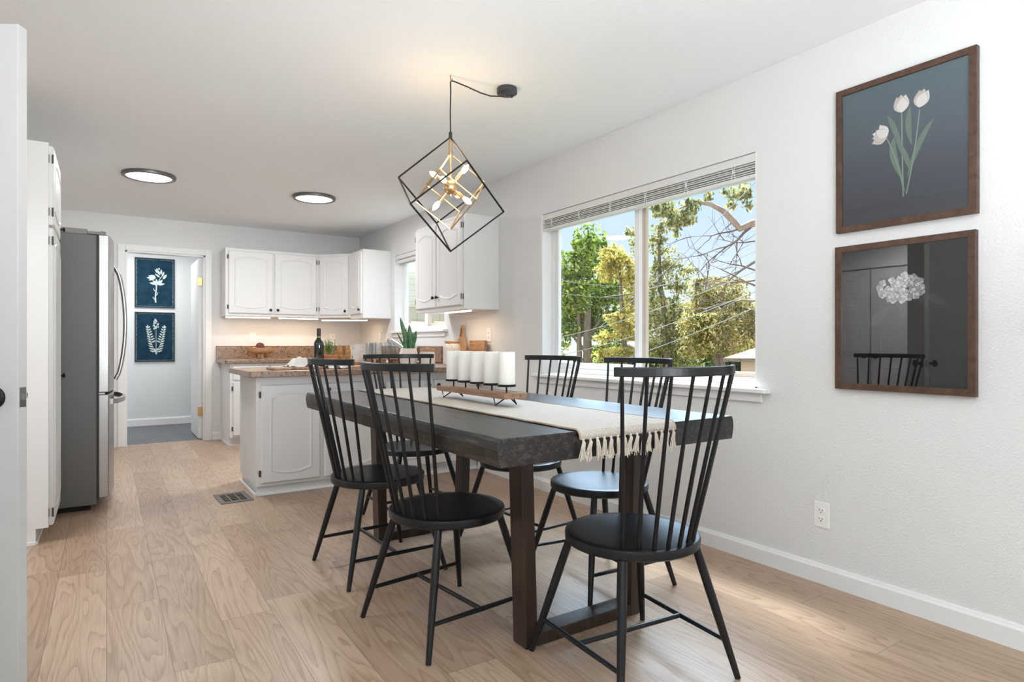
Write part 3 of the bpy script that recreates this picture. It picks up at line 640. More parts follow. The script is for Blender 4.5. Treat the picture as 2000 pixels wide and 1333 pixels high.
mb.add(vs, [(i * 4 + k, i * 4 + (k + 1) % 4, i * 4 + 4 + (k + 1) % 4, i * 4 + 4 + k) for i in range(24) for k in range(4)] + [(0, 1, 2, 3), (96, 97, 98, 99)])
mb.build('handle', STEEL, d, smooth=True)
mb = MB(); mb.box(0.01, 0.16, 0.05, 0.26, 1.795, 1.83); mb.box(0.02, 0.075, -0.05, 0.05, 1.80, 1.82); mb.lathe([(0.018, 1.80), (0.018, 1.825), (0.0001, 1.827)], (0.045, -0.035, 0), 16); mb.build('hinge_cover', mat('hinge_cover', (0.22, 0.215, 0.205), 0.5), fr, bevel=0.003)
mb = MB(); mb.box(0.74, 0.89, 0.05, 0.26, 1.795, 1.83); mb.box(0.825, 0.88, -0.05, 0.05, 1.80, 1.82); mb.build('hinge_cover', MATS['hinge_cover'], fr, bevel=0.003)
mb = MB(); mb.box(0.0, 0.05, -0.045, -0.012, 0.753, 0.764); mb.build('centre_hinge', NICKEL, fr)

# ---------------------------------------------------------------- dining table
TZ = 0.803; TX0, TX1, TY0, TY1 = 0.970, 2.035, 1.545, 3.64; THK = 0.088
tb = thing('dining_table', 'large dark charcoal wood dining table with thick slab top and trapezoid legs', 'table', (0, 0, 0))
mb = MB()
# slab with a slightly waney (bowed) profile on the long sides
prof = [(-0.0, TZ - THK), (-0.006, TZ - THK * 0.75), (-0.010, TZ - THK * 0.4), (-0.006, TZ - 0.012), (0.0, TZ)]
n = len(prof); ring = []
vs = []
NS = 26
for k in range(NS + 1):
    y = TY0 + (TY1 - TY0) * k / NS; wv = 0.0035 * math.sin(k * 1.7) + 0.002 * math.sin(k * 0.6 + 1)
    if k in (0, NS): wv = 0
    for d, z in prof: vs.append((TX0 + d + wv * 0.5, y, z))
    for d, z in prof[::-1]: vs.append((TX1 - d + wv * 0.5, y, z))
m_ = 2 * n; fs = [(k * m_ + i, k * m_ + (i + 1) % m_, (k + 1) * m_ + (i + 1) % m_, (k + 1) * m_ + i) for k in range(NS) for i in range(m_)]
fs += [tuple(range(m_)), tuple(range(NS * m_, (NS + 1) * m_))[::-1]]
mb.add(vs, fs); mb.build('tabletop', TABLEW, tb, bevel=0.0025)
def leg_frame(yc, hw=0.042):
    xl0, xl1, xr0, xr1 = 1.238, 1.215, 1.795, 1.818     # outer edges bottom/top
    t = 0.075; H = TZ - THK
    for s, (b0, t0) in ((1, (1.240, 1.218)), (-1, (1.795, 1.817))):
        mb = MB(); w_ = s * 0.052
        vs = [(b0, yc - hw, 0), (b0 + w_, yc - hw, 0), (b0 + w_, yc + hw, 0), (b0, yc + hw, 0), (t0, yc - hw, H), (t0 + w_, yc - hw, H), (t0 + w_, yc + hw, H), (t0, yc + hw, H)]
        mb.add(vs, [(0, 3, 2, 1), (4, 5, 6, 7), (0, 1, 5, 4), (1, 2, 6, 5), (2, 3, 7, 6), (3, 0, 4, 7)]); mb.build('leg', LEGW, tb, bevel=0.003)
    MB().box(1.292, 1.743, yc - hw, yc + hw, 0.0, 0.045).build('foot_bar', LEGW, tb, bevel=0.003)
    MB().box(1.270, 1.765, yc - hw, yc + hw, H - 0.012, H - 0.0005).build('top_plate', BLACKM, tb)
leg_frame(1.844); leg_frame(3.255)

# runner with fringe
RX0, RX1 = 1.262, 1.700
rn = thing('table_runner', 'cream woven table runner with a tasselled end hanging over the table edge', 'table runner', (0, 0, 0))
path = [(TY1 - 0.035, TZ + 0.004)] + [(TY1 - 0.035 - (TY1 - TY0 - 0.06) * k / 30, TZ + 0.004 + 0.0008 * math.sin(k * 1.9)) for k in range(1, 31)]
path += [(TY0 + 0.008, TZ + 0.0045), (TY0 - 0.006, TZ + 0.001), (TY0 - 0.012, TZ - 0.010), (TY0 - 0.014, TZ - 0.026)]
mb = MB(); NX = 24
def rf(u, v):
    i = v * (len(path) - 1); k = int(min(i, len(path) - 2)); a = i - k
    y = path[k][0] * (1 - a) + path[k + 1][0] * a; z = path[k][1] * (1 - a) + path[k + 1][1] * a
    ed = 0.0025 * math.sin(v * 60) * (1 if u < .01 or u > .99 else 0)
    return (RX0 + (RX1 - RX0) * u + ed, y, z)
mb.grid(rf, NX, len(path) - 1); mb.build('cloth', CLOTH, rn, smooth=True, solid=0.004)
mb = MB()
for xx in (RX0, RX1): mb.tube([(xx + 0.0015 * math.sin(i * 2.1), p[0], p[1] + 0.001) for i, p in enumerate(path)], 0.0035, 6)
mb.build('edge_binding', mat('edge_yarn', (0.42, 0.33, 0.24), 0.9), rn, smooth=True)
for k in range(15):
    x = RX0 + 0.012 + (RX1 - RX0 - 0.024) * k / 14; mb = MB(); sway = random.uniform(-0.012, 0.012)
    for q in range(9):
        a = (q - 4) / 4; L_ = random.uniform(0.058, 0.078)
        mb.tube([(x, TY0 - 0.014, TZ - 0.024), (x + a * 0.004, TY0 - 0.017 - 0.002 * (q % 3), TZ - 0.036), (x + a * 0.008 + sway * 0.5, TY0 - 0.016 - 0.003 * (q % 2), TZ - 0.058), (x + a * 0.013 + sway, TY0 - 0.015 - 0.002 * (q % 3), TZ - 0.024 - L_)], 0.0014, 5)
    mb.sphere((x, TY0 - 0.015, TZ - 0.027), 0.005, 8, 6); mb.build('tassel', YARN, rn, smooth=True)

# candle holder
CHX = 1.484; CHY0, CHY1 = 2.235, 2.885
ch = thing('candle_holder', 'walnut candle board on black hairpin legs in the middle of the runner', 'candle holder', (CHX, 2.56, TZ + 0.0075))
MB().box(-0.060, 0.060, CHY0 - 2.56, CHY1 - 2.56, 0.034, 0.058).build('board', noise_mat('candle_board_wood', [(0.3, (0.17, 0.085, 0.045)), (0.7, (0.36, 0.20, 0.12))], (30, 4, 30), 1.2, 6, 0.45, 0.5), ch, bevel=0.002)
for sy, y in ((1, 0.255), (-1, -0.245)):
    for sx in (-1, 1):
        mb = MB(); foot = (sx * 0.056, y, 0.003)
        mb.tube([(sx * 0.050, y + 0.022, 0.034), foot, (sx * 0.012, y - 0.015, 0.034)], 0.0032, 8); mb.build('hairpin_leg', BLACKM, ch)
for k in range(5):
    y = -0.25 + 0.125 * k
    mb = MB(); mb.tube([(0, y, 0.057), (0, y, 0.083)], 0.004, 10); mb.lathe([(0.036, 0.083), (0.041, 0.084), (0.042, 0.094), (0.039, 0.094), (0.039, 0.087), (0.0001, 0.087)], (0, y, 0), 28)
    mb.build('candle_cup', BLACKM, ch, smooth=True)
clabels = ['leftmost white pillar candle on the walnut board, farthest from the fringe', 'second white pillar candle from the left on the walnut board', 'middle white pillar candle on the walnut board', 'fourth white pillar candle from the left on the walnut board', 'rightmost white pillar candle on the walnut board, nearest the fringe']
for k in range(5):
    y = 2.56 + 0.25 - 0.125 * k
    cn = thing('pillar_candle', clabels[k], 'candle', (CHX, y, TZ + 0.0075 + 0.0875), 0, 'five pillar candles on the table')
    MB().lathe([(0.0365, 0), (0.0375, 0.003), (0.0375, 0.147), (0.035, 0.150), (0.012, 0.147), (0.0001, 0.147)], n=36).build('wax', CANDLE, cn, smooth=True)
    MB().tube([(0, 0, 0.146), (0.0005, 0, 0.153), (0.002, 0, 0.158)], 0.0011, 6).build('wick', mat('wick', (0.25, 0.22, 0.18), 0.9), cn)

# ---------------------------------------------------------------- spindle-back chairs (front towards +Y in local space)
def make_chair(label):
    t = thing('spindle_chair', label, 'chair', (0, 0, 0), 0, 'black spindle-back chairs around the table')
    ZS = 0.452
    MB().lathe([(0.0001, 0.417), (0.205, 0.417), (0.219, 0.419), (0.2245, 0.4245), (0.2255, 0.444), (0.2235, 0.4505), (0.219, 0.4525), (0.19, 0.4525), (0.0001, 0.452)], n=64).build('seat', BLACK, t, smooth=True)
    legs = []
    for sx, sy, fx, fy in ((-1, 1, 0.252, 0.238), (1, 1, 0.252, 0.238), (-1, -1, 0.240, 0.240), (1, -1, 0.240, 0.240)):
        top = Vector((sx * 0.150, sy * 0.140, 0.424)); bot = Vector((sx * fx, sy * fy, 0.002)); legs.append((top, bot))
        P = [top.lerp(bot, k / 6) for k in range(7)]
        MB().tube(P, [0.0135, 0.0145, 0.0148, 0.0142, 0.013, 0.0115, 0.0098], 14).build('leg', BLACK, t, smooth=True)
    pt = lambda i, z: legs[i][0].lerp(legs[i][1], (0.424 - z) / 0.422)
    mids = []
    for a, b_ in ((0, 2), (1, 3)):
        A, B = pt(a, 0.118), pt(b_, 0.118); MB().tube([A, A.lerp(B, 0.5), B], [0.0075, 0.0095, 0.0075], 12).build('stretcher', BLACK, t, smooth=True); mids.append(A.lerp(B, 0.5))
    MB().tube([mids[0], mids[1]], 0.0085, 12).build('stretcher', BLACK, t, smooth=True)
    # crest rail: arc; chord 0.48, sagitta 0.10
    Rr = 0.330; cy = -0.222 - 0.10 + Rr; half = math.asin(0.243 / Rr); zt, zb = 1.016, 0.988
    mb = MB(); vs = []; N = 28
    for k in range(N + 1):
        a = -half + 2 * half * k / N
        for rr in (Rr - 0.0075, Rr + 0.0075):
            for z in (zb, zt): vs.append((rr * math.sin(a), cy - rr * math.cos(a), z))
    fs = []
    for k in range(N):
        q = k * 4; fs += [(q, q + 1, q + 5, q + 4), (q + 2, q + 6, q + 7, q + 3), (q, q + 4, q + 6, q + 2), (q + 1, q + 3, q + 7, q + 5)]
    fs += [(0, 2, 3, 1), (N * 4, N * 4 + 1, N * 4 + 3, N * 4 + 2)]
    mb.add(vs, fs); mb.build('crest_rail', BLACK, t, bevel=0.003)
    ha = R(47); ht = half * 0.915
    for k in range(8):
        f_ = -1 + 2 * k / 7; a0 = f_ * ha; a1 = f_ * ht
        p0 = Vector((0.202 * math.sin(a0), -0.202 * math.cos(a0), 0.446)); p1 = Vector((Rr * math.sin(a1), cy - Rr * math.cos(a1), 0.990))
        MB().tube([p0, p0.lerp(p1, 0.35), p0.lerp(p1, 0.7), p1], [0.0072, 0.0072, 0.0062, 0.0055], 10).build('spindle', BLACK, t, smooth=True)
    return t
chairs = [
    ((1.115, 2.165), R(-90 + 7), 'black spindle chair on the left long side of the table, nearer the viewer'),
    ((1.115, 2.90), R(-90 + 2), 'black spindle chair on the left long side of the table, nearer the peninsula'),
    ((1.488, 1.533), R(-4.5), 'black spindle chair at the near end of the table, its back to the viewer'),
    ((1.91, 2.18), R(90 - 4), 'black spindle chair on the window side of the table, nearer the viewer'),
    ((1.91, 2.83), R(90 + 3), 'black spindle chair on the window side of the table, farther from the viewer'),
    ((1.60, 3.56), R(180), 'black spindle chair at the far end of the table in front of the peninsula')]
c0 = None
for (x, y), rz, lab in chairs:
    if c0 is None: c0 = make_chair(lab); c0.location = (x, y, 0); c0.rotation_euler = (0, 0, rz)
    else: dup(c0, (x, y, 0), rz, lab)

# ---------------------------------------------------------------- pendant lamp
PXc, PYc = 1.450, 2.78
fwd = Vector((math.sin(YAW), math.cos(YAW), 0)); rgt = Vector((math.cos(YAW), -math.sin(YAW), 0)); upv = Vector((0, 0, 1))
pl = thing('pendant_lamp', 'black and gold nested cube pendant lamp with lit bulbs above the table', 'pendant lamp', (PXc, PYc, 0))
def cube_pts(ztop, diag, phi):
    e = diag / math.sqrt(3); r = e * math.sqrt(2 / 3)
    d = lambda a: fwd * math.cos(R(a)) + rgt * math.sin(R(a))
    T_ = upv * ztop; B_ = upv * (ztop - diag)
    U = [d(phi + 120 * k) * r + upv * (ztop - diag / 3) for k in range(3)]
    Lw = [d(phi + 60 + 120 * k) * r + upv * (ztop - 2 * diag / 3) for k in range(3)]
    return T_, U, Lw, B_
def cube_frame(name, ztop, diag, phi, r, material, parent):
    T_, U, Lw, B_ = cube_pts(ztop, diag, phi); mb = MB()
    for u in U: mb.bar(T_, u, 2 * r, 2 * r)
    for l in Lw: mb.bar(B_, l, 2 * r, 2 * r)
    for k in range(3):
        mb.bar(U[k], Lw[k], 2 * r, 2 * r); mb.bar(U[(k + 1) % 3], Lw[k], 2 * r, 2 * r)
    for p in [T_, B_] + U + Lw: mb.sphere(p, r * 1.25, 8, 6)
    return mb.build(name, material, parent)
cube_frame('outer_cube', 2.126, 0.576, 38, 0.0032, BLACKM, pl)
tag(cube_frame('inner_cube', 2.041, 0.380, 190, 0.0028, GOLD, pl), 'gold wire cube')
HUBZ = 1.872
mb = MB(); mb.tube([(0, 0, 2.118), (0, 0, HUBZ)], 0.0055, 12); mb.lathe([(0.008, 2.11), (0.009, 2.08), (0.0085, 2.06), (0.0105, 2.055), (0.0105, 2.03), (0.007, 2.02)], n=16); tag(mb.build('stem', GOLD, pl, smooth=True), 'gold stem')
mb = MB(); mb.sphere((0, 0, HUBZ), 0.036, 24, 16); mb.tube([(0, 0, HUBZ - 0.034), (0, 0, HUBZ - 0.046), (0, 0, HUBZ - 0.052)], [0.008, 0.007, 0.002], 12); hub = mb.build('hub', GOLD, pl, smooth=True)
a1 = (-rgt * 0.72 + upv * 0.60 + fwd * 0.22).normalized(); a2 = (rgt * 0.74 + upv * 0.60 - fwd * 0.10); a2 = (a2 - a1 * a2.dot(a1)).normalized(); a3 = a1.cross(a2).normalized()
if a3.dot(fwd) > 0: a3 = -a3
hubv = Vector((0, 0, HUBZ))
for d in (a1, -a1, a2, -a2, a3, -a3):
    mb = MB(); mb.tube([hubv + d * 0.03, hubv + d * 0.050, hubv + d * 0.052, hubv + d * 0.092], [0.008, 0.008, 0.012, 0.012], 14); ar = mb.build('socket_arm', GOLD, pl, smooth=True)
    mb = MB(); q = [0.092, 0.098, 0.108, 0.122, 0.135, 0.143, 0.147]; rr = [0.006, 0.010, 0.0135, 0.0135, 0.009, 0.004, 0.0005]
    mb.tube([hubv + d * t for t in q], rr, 14); tag(mb.build('bulb', BULB, ar, smooth=True), 'glowing bulb')
mb = MB(); mb.tube([(0, 0, 2.120), (0, 0, 2.128), (0, 0, 2.150), (0, 0, 2.155)], [0.004, 0.009, 0.008, 0.003], 12)
mb.tube([(0, 0, 2.15), (-0.001, 0, 2.25), (0.001, 0, 2.36), (0.0, 0, 2.405), (0.006, 0.002, 2.413), (0.03, 0.003, 2.413), (0.10, 0.0, 2.402), (0.17, -0.008, 2.385), (0.23, -0.012, 2.380), (0.30, -0.018, 2.392)], 0.0035, 8)
mb.build('cord', mat('cord_black', (0.02, 0.02, 0.02), 0.6), pl, smooth=True)
mb = MB(); mb.tube([(0, 0, HC - 0.0005), (0, 0, HC - 0.022), (0.006, 0, HC - 0.030), (0.012, 0.0, HC - 0.024), (0.008, 0, HC - 0.016)], 0.002, 8); mb.build('ceiling_hook', mat('copper', (0.35, 0.16, 0.09), 0.4, metal=1), pl, smooth=True)
mb = MB(); mb.lathe([(0.052, HC - 0.0005), (0.054, HC - 0.004), (0.054, HC - 0.028), (0.050, HC - 0.031), (0.0001, HC - 0.031)], (0.326, -0.02, 0), 40)
for dx, dy in ((0.03, 0.0), (-0.02, -0.02), (0.0, 0.0)): mb.lathe([(0.006, HC - 0.031), (0.006, HC - 0.043), (0.0001, HC - 0.045)], (0.326 + dx, -0.02 + dy, 0), 12)
mb.build('canopy', mat('canopy_grey', (0.06, 0.065, 0.07), 0.4, metal=0.3), pl, smooth=True)
l = bpy.data.lights.new('pendant_glow', 'POINT'); l.energy = 3.5; l.color = (1.0, 0.72, 0.42); l.shadow_soft_size = 0.12
lo = bpy.data.objects.new('pendant_glow', l); COL.objects.link(lo); lo.location = (PXc - 0.0, PYc, HUBZ + 0.17)

# ---------------------------------------------------------------- pictures on the right wall
# picture-local frame: x to the viewer's right (towards -Y world), z up, front towards -y (= -X world)
def flat(name, polys, material, parent, y, step=0.00006):
    mb = MB()
    for k, pts in enumerate(polys):
        n = len(pts); yy = y - step * k
        mb.add([(x, yy, z) for x, z in pts], [tuple(range(n))])
    return mb.build(name, material, parent)
def petal(cx, cz, L_, w_, ang, n=14, base=0.15):
    pts = []
    for k in range(n + 1):
        t = k / n; pts.append((w_ * math.sin(PI * t ** 0.9), L_ * t))
    pts += [(-x, z) for x, z in pts[::-1][1:-1]]
    ca, sa = math.cos(ang), math.sin(ang); return [(cx + x * ca - z * sa, cz + x * sa + z * ca) for x, z in pts]
def stroke(path, w0, w1):
    P = [Vector(p) for p in path]; Lf = []; Rt = []
    for i, p in enumerate(P):
        d = (P[min(i + 1, len(P) - 1)] - P[max(i - 1, 0)]).normalized(); nrm = Vector((-d.y, d.x)); w_ = w0 + (w1 - w0) * i / (len(P) - 1)
        Lf.append(tuple(p + nrm * w_)); Rt.append(tuple(p - nrm * w_))
    return [Lf[i:i + 2] + Rt[i:i + 2][::-1] for i in range(len(P) - 1)]
def bez(p0, p1, p2, n=10): return [((1 - t) ** 2 * p0[0] + 2 * t * (1 - t) * p1[0] + t * t * p2[0], (1 - t) ** 2 * p0[1] + 2 * t * (1 - t) * p1[1] + t * t * p2[1]) for t in [k / n for k in range(n + 1)]]

def framed(name, loc, rz, wdt, hgt, fw_, depth, fmat, pmat, label):
    r = thing(name, label, 'picture', loc, rz)
    mb = MB()
    for sx in (0, 1):
        x0 = 0 if sx == 0 else wdt - fw_; mb.box(x0, x0 + fw_, -depth, 0, 0, hgt)
    mb.box(fw_, wdt - fw_, -depth, 0, 0, fw_); mb.box(fw_, wdt - fw_, -depth, 0, hgt - fw_, hgt); mb.build('frame', fmat, r, bevel=0.0015)
    MB().box(fw_, wdt - fw_, -depth + 0.011, -0.004, fw_, hgt - fw_).build('print', pmat, r)
    return r
def print_mat(name, top, bot, mid=None):
    m = bpy.data.materials.new(name); m.use_nodes = True; n = m.node_tree; b = n.nodes['Principled BSDF']
    t = n.nodes.new('ShaderNodeTexCoord'); s = n.nodes.new('ShaderNodeSeparateXYZ'); r = n.nodes.new('ShaderNodeValToRGB')
    n.links.new(t.outputs['Generated'], s.inputs[0]); n.links.new(s.outputs[2], r.inputs[0]); n.links.new(r.outputs[0], b.inputs['Base Color'])
    r.color_ramp.elements[0].color = (*bot, 1); r.color_ramp.elements[1].color = (*top, 1)
    if mid: q = r.color_ramp.elements.new(0.45); q.color = (*mid, 1)
    b.inputs['Roughness'].default_value = 0.9; b.inputs['Specular IOR Level'].default_value = 0.1; MATS[name] = m; return m
PW, PH = 0.528, 0.622
PWHITE = mat('painted_white', (0.70, 0.66, 0.62), 0.9, spec=0.1); PWHITE2 = mat('painted_cream', (0.56, 0.50, 0.46), 0.9, spec=0.1)
PGREEN = mat('painted_green', (0.13, 0.19, 0.15), 0.9, spec=0.1); PGREEN2 = mat('painted_sage', (0.20, 0.28, 0.21), 0.9, spec=0.1)
q1 = framed('framed_picture', (XW, 1.498, 1.568), R(-90), PW, PH, 0.026, 0.026, WALNUT, print_mat('tulip_print', (0.075, 0.125, 0.15), (0.05, 0.052, 0.062), (0.045, 0.058, 0.085)), 'walnut-framed picture of three white tulips, the upper one on the right wall')
def UV(u, v, uL=1638, uR=1914, T0=(183, 458), T1=(90, 417)):
    """photo position on the picture -> local x,z (perspective-corrected by depth)"""
    ray = lambda uu: (math.sin(YAW) + (uu - 1000) / 1209 * math.cos(YAW), math.cos(YAW) - (uu - 1000) / 1209 * math.sin(YAW))
    dx, dy = ray(u); y = XW * dy / dx; z = CAMZ + (672.4 - v) / 1209 * XW / dx; return (1.498 - y, z)
def P1(u, v): x, z = UV(u, v); return (x, z - 1.568)
yy = -0.0162
def leafpoly(a, c, b_, w_):
    P = bez(a, c, b_, 14); out = []; back = []
    for i, p in enumerate(P):
        q = Vector(P[min(i + 1, 14)]) - Vector(P[max(i - 1, 0)]); q.normalize(); t = i / 14; ww = w_ * math.sin(PI * t) ** 0.8
        out.append((p[0] - q.y * ww, p[1] + q.x * ww)); back.append((p[0] + q.y * ww, p[1] - q.x * ww))
    return out + back[::-1][1:-1]
stems = stroke(bez(P1(1765, 222), P1(1766, 300), P1(1768, 385)), 0.0025, 0.003) + stroke(bez(P1(1800, 215), P1(1792, 300), P1(1774, 380)), 0.0022, 0.003) + stroke(bez(P1(1735, 270), P1(1757, 310), P1(1770, 375)), 0.0022, 0.003)
flat('painted_stems', stems, PGREEN2, q1, yy)
flat('painted_leaves', [leafpoly(P1(1769, 355), P1(1738, 300), P1(1752, 268), 0.014), leafpoly(P1(1775, 350), P1(1800, 265), P1(1829, 232), 0.011), leafpoly(P1(1768, 300), P1(1748, 240), P1(1737, 228), 0.010), leafpoly(P1(1785, 285), P1(1772, 240), P1(1783, 208), 0.011), leafpoly(P1(1783, 340), P1(1775, 300), P1(1752, 275), 0.010)], PGREEN, q1, yy - 0.0004)
def tulip(c, s, tilt, openn=0):
    P = []
    for da, w_, L_ in ((0.36, 0.34, 1.0), (-0.36, 0.34, 1.0), (0.0, 0.42, 0.95), (0.16, 0.30, 0.9), (-0.16, 0.30, 0.9)): P.append(petal(c[0], c[1], s * L_, s * w_, tilt + da * (0.5 + openn)))
    return P
t1, t2, t3 = P1(1765, 222), P1(1799, 212), P1(1737, 268)
def tulip2(c, s, tilt, openn=0, scale=1.0, base=0.0):
    return [petal(c[0], c[1] - base, s * L_ * scale + base, s * w_ * scale * (1 + base * 2), tilt + da * (0.5 + openn)) for da, w_, L_ in ((0.0, 0.30, 1.02), (0.50, 0.30, 0.98), (-0.50, 0.30, 0.98), (0.22, 0.33, 0.94), (-0.20, 0.31, 0.90))]
for (c, sz, tl_, op, nm) in ((t1, 0.070, 0.03, 0, 'a'), (t2, 0.068, -0.28, 0, 'b'), (t3, 0.062, 1.15, 0.8, 'c')):
    flat('petal_outline', tulip2(c, sz, tl_, op, 1.05), mat('painted_outline', (0.36, 0.31, 0.28), 0.9, spec=0.1), q1, yy - 0.0009, 0.0002)  # darker outline shapes drawn under the petals
    flat('painted_petals', tulip2(c, sz, tl_, op, 1.0)[0::2], PWHITE, q1, yy - 0.0010, 0.0004); flat('painted_petals', tulip2(c, sz, tl_, op, 1.0)[1::2], PWHITE2, q1, yy - 0.0012, 0.0004)
MB().box(0.026, PW - 0.026, -0.0215, -0.0200, 0.026, PH - 0.026).build('glazing', PGLASS, q1)

q2 = framed('framed_picture', (XW, 1.502, 0.887), R(-90), PW, 0.621, 0.026, 0.026, WALNUT, print_mat('hydrangea_print', (0.012, 0.012, 0.013), (0.010, 0.010, 0.010)), 'walnut-framed picture of a white hydrangea, the lower one on the right wall')
def P2(u, v): x, z = UV(u, v); return (x + 0.004, z - 0.887)
fl = []; cx, cz = P2(1763, 563)
for k in range(70):
    a = random.uniform(0, 2 * PI); rr = math.sqrt(random.random()); px, pz = cx + rr * 0.082 * math.cos(a), cz + rr * 0.052 * math.sin(a)
    b0 = random.uniform(0, PI)
    for q in range(4): fl.append(petal(px, pz, 0.016, 0.009, b0 + q * PI / 2, 6))
HG = [mat('hydrangea_%s' % nm, c_, 0.9, spec=0.1) for nm, c_ in (('light', (0.55, 0.54, 0.54)), ('mid', (0.42, 0.41, 0.42)), ('dim', (0.30, 0.29, 0.31)))]
NF = len(fl); st_f = 0.0016 / NF
def around(P, k_):
    cx_ = sum(p[0] for p in P) / len(P); cz_ = sum(p[1] for p in P) / len(P); return [(cx_ + (p[0] - cx_) * k_, cz_ + (p[1] - cz_) * k_) for p in P]
for g in range(3):
    mb = MB(); mo = MB()
    for k in range(g, NF, 3):
        n_ = len(fl[k]); ya = yy - 0.0003 - k * st_f
        mo.add([(x, ya, z) for x, z in around(fl[k], 1.16)], [tuple(range(n_))]); mb.add([(x, ya - st_f * 0.5, z) for x, z in fl[k]], [tuple(range(n_))])
    mb.build('painted_florets', HG[g], q2); mo.build('painted_outline', mat('floret_line', (0.10, 0.10, 0.105), 0.9, spec=0.1), q2)
flat('painted_leaves', [leafpoly(P2(1775, 580), P2(1800, 560), P2(1815, 605), 0.02), leafpoly(P2(1740, 600), P2(1720, 620), P2(1700, 640), 0.02), leafpoly(P2(1800, 580), P2(1825, 575), P2(1858, 603), 0.015)], mat('painted_dark_leaf', (0.018, 0.018, 0.019), 0.9), q2, yy)  # near-black leaves of the print
MB().box(0.026, PW - 0.026, -0.0215 - 0.003, -0.0200 - 0.003, 0.026, 0.621 - 0.026).build('glazing', PGLASS, q2)

# blue botanical prints in the hallway (front towards -y, x to the right)
NAVY = noise_mat('cyanotype_blue', [(0.3, (0.008, 0.028, 0.052)), (0.7, (0.020, 0.060, 0.095))], (1, 1, 1), 9, 8, 0.9, coord='Object', spec=0.1)
CYW = noise_mat('print_mint', [(0.35, (0.42, 0.52, 0.50)), (0.6, (0.66, 0.74, 0.71))], (1, 1, 1), 60, 4, 0.9, spec=0.1)
CYE = mat('print_edge', (0.25, 0.36, 0.40), 0.9)
DFR = mat('dark_frame', (0.025, 0.022, 0.022), 0.45)
BWd, BHt = 0.463, 0.660
def botanical(z, label, kind):
    r = framed('botanical_print', (0.308, 9.52, z), 0, BWd, BHt, 0.012, 0.022, DFR, NAVY, label)
    yy = -0.0125; e = []
    for k in range(60):   # worn border
        t = k / 60
        for (a, b_) in ((0.020 + t * (BWd - 0.04), 0.020), (0.020 + t * (BWd - 0.04), BHt - 0.022), (0.019, 0.02 + t * (BHt - 0.04)), (BWd - 0.021, 0.02 + t * (BHt - 0.04))):
            s = random.uniform(0.001, 0.0045); L_ = 0.006; hor = (b_ < 0.021 or b_ > BHt - 0.023)
            e.append([(a - (L_ if hor else s), b_ - (s if hor else L_)), (a + (L_ if hor else s), b_ - (s if hor else L_)), (a + (L_ if hor else s), b_ + (s if hor else L_)), (a - (L_ if hor else s), b_ + (s if hor else L_))])
    mb = MB()
    for pts in e: mb.add([(x, yy, zz) for x, zz in pts], [(0, 1, 2, 3)])
    mb.build('worn_border', CYE, r)
    P = []
    X = lambda px: px / 430 * BWd; Z = lambda pz: (1 - pz / 560) * BHt
    if kind == 'lily':
        P += stroke([(X(222), Z(500)), (X(218), Z(440)), (X(226), Z(370)), (X(232), Z(310))], 0.009, 0.006)
        P += stroke(bez((X(218), Z(470)), (X(195), Z(455)), (X(192), Z(435))), 0.006, 0.003) + stroke(bez((X(222), Z(420)), (X(245), Z(410)), (X(244), Z(385))), 0.005, 0.003) + stroke(bez((X(215), Z(370)), (X(200), Z(360)), (X(200), Z(340))), 0.005, 0.003)
        P += stroke(bez((X(232), Z(310)), (X(250), Z(250)), (X(290), Z(200))), 0.005, 0.004)
        for a, L_, w_ in ((1.35, .09, .016), (-1.45, .095, .016), (0.75, .075, .016), (-0.75, .085, .014), (0.1, .075, .014), (2.6, .03, .01)): P.append(petal(X(235), Z(295), L_, w_, a))
        for a, L_, w_ in ((1.2, .09, .022), (1.55, .105, .020), (0.95, .07, .02), (1.95, .09, .012)): P.append(petal(X(222), Z(225), L_, w_, a))
        for (x, z_, a, L_, w_) in ((268, 190, 0.35, .075, .014), (262, 175, 0.75, .08, .013), (282, 180, 0.0, .07, .012), (290, 205, -0.35, .075, .012), (270, 215, 0.9, .08, .011), (300, 235, -0.55, .085, .016), (250, 290, -0.7, .08, .016), (262, 130, 0.3, .03, .010), (245, 135, 0.6, .03, .01)): P.append(petal(X(x), Z(z_), L_, w_, a))
    else:
        P += stroke(bez((X(225), Z(480)), (X(228), Z(350)), (X(226), Z(200)), 12), 0.0035, 0.002)
        for k in range(26): t = k / 25; P.append(petal(X(218 + random.uniform(-26, 30) * math.sin(PI * (0.15 + 0.8 * t))), Z(195 - 105 * t), .022, .009, random.uniform(-.9, .9)))
        for s in (-1, 1):
            for k in range(11):
                t = k / 10; x0_ = 226 + s * (12 + 75 * t ** .8); z0_ = 450 - 270 * t
                for d in (-1, 1):
                    if d * s < 0 and k < 4: continue
                    P.append(petal(X(x0_), Z(z0_), .058 * (1.15 - .55 * t), .0095, -(d * (1.25 - .45 * t))))
            P += stroke(bez((X(226), Z(470)), (X(226 + s * 70), Z(330)), (X(226 + s * 88), Z(170)), 12), 0.003, 0.002)
            P.append(petal(X(226 + s * 88), Z(180), .045, .01, -s * 0.1))
        for k in range(8): P.append(petal(X(226 + random.uniform(-18, 18)), Z(425 + k * 7), .03, .01, random.uniform(-1, 1)))
    flat('white_botanical', P, CYW, r, yy - 0.0006)
    return r
botanical(1.566, 'blue print of a white lily stem, the upper one in the hallway', 'lily')
botanical(0.847, 'blue print of white fern fronds, the lower one in the hallway', 'fern')

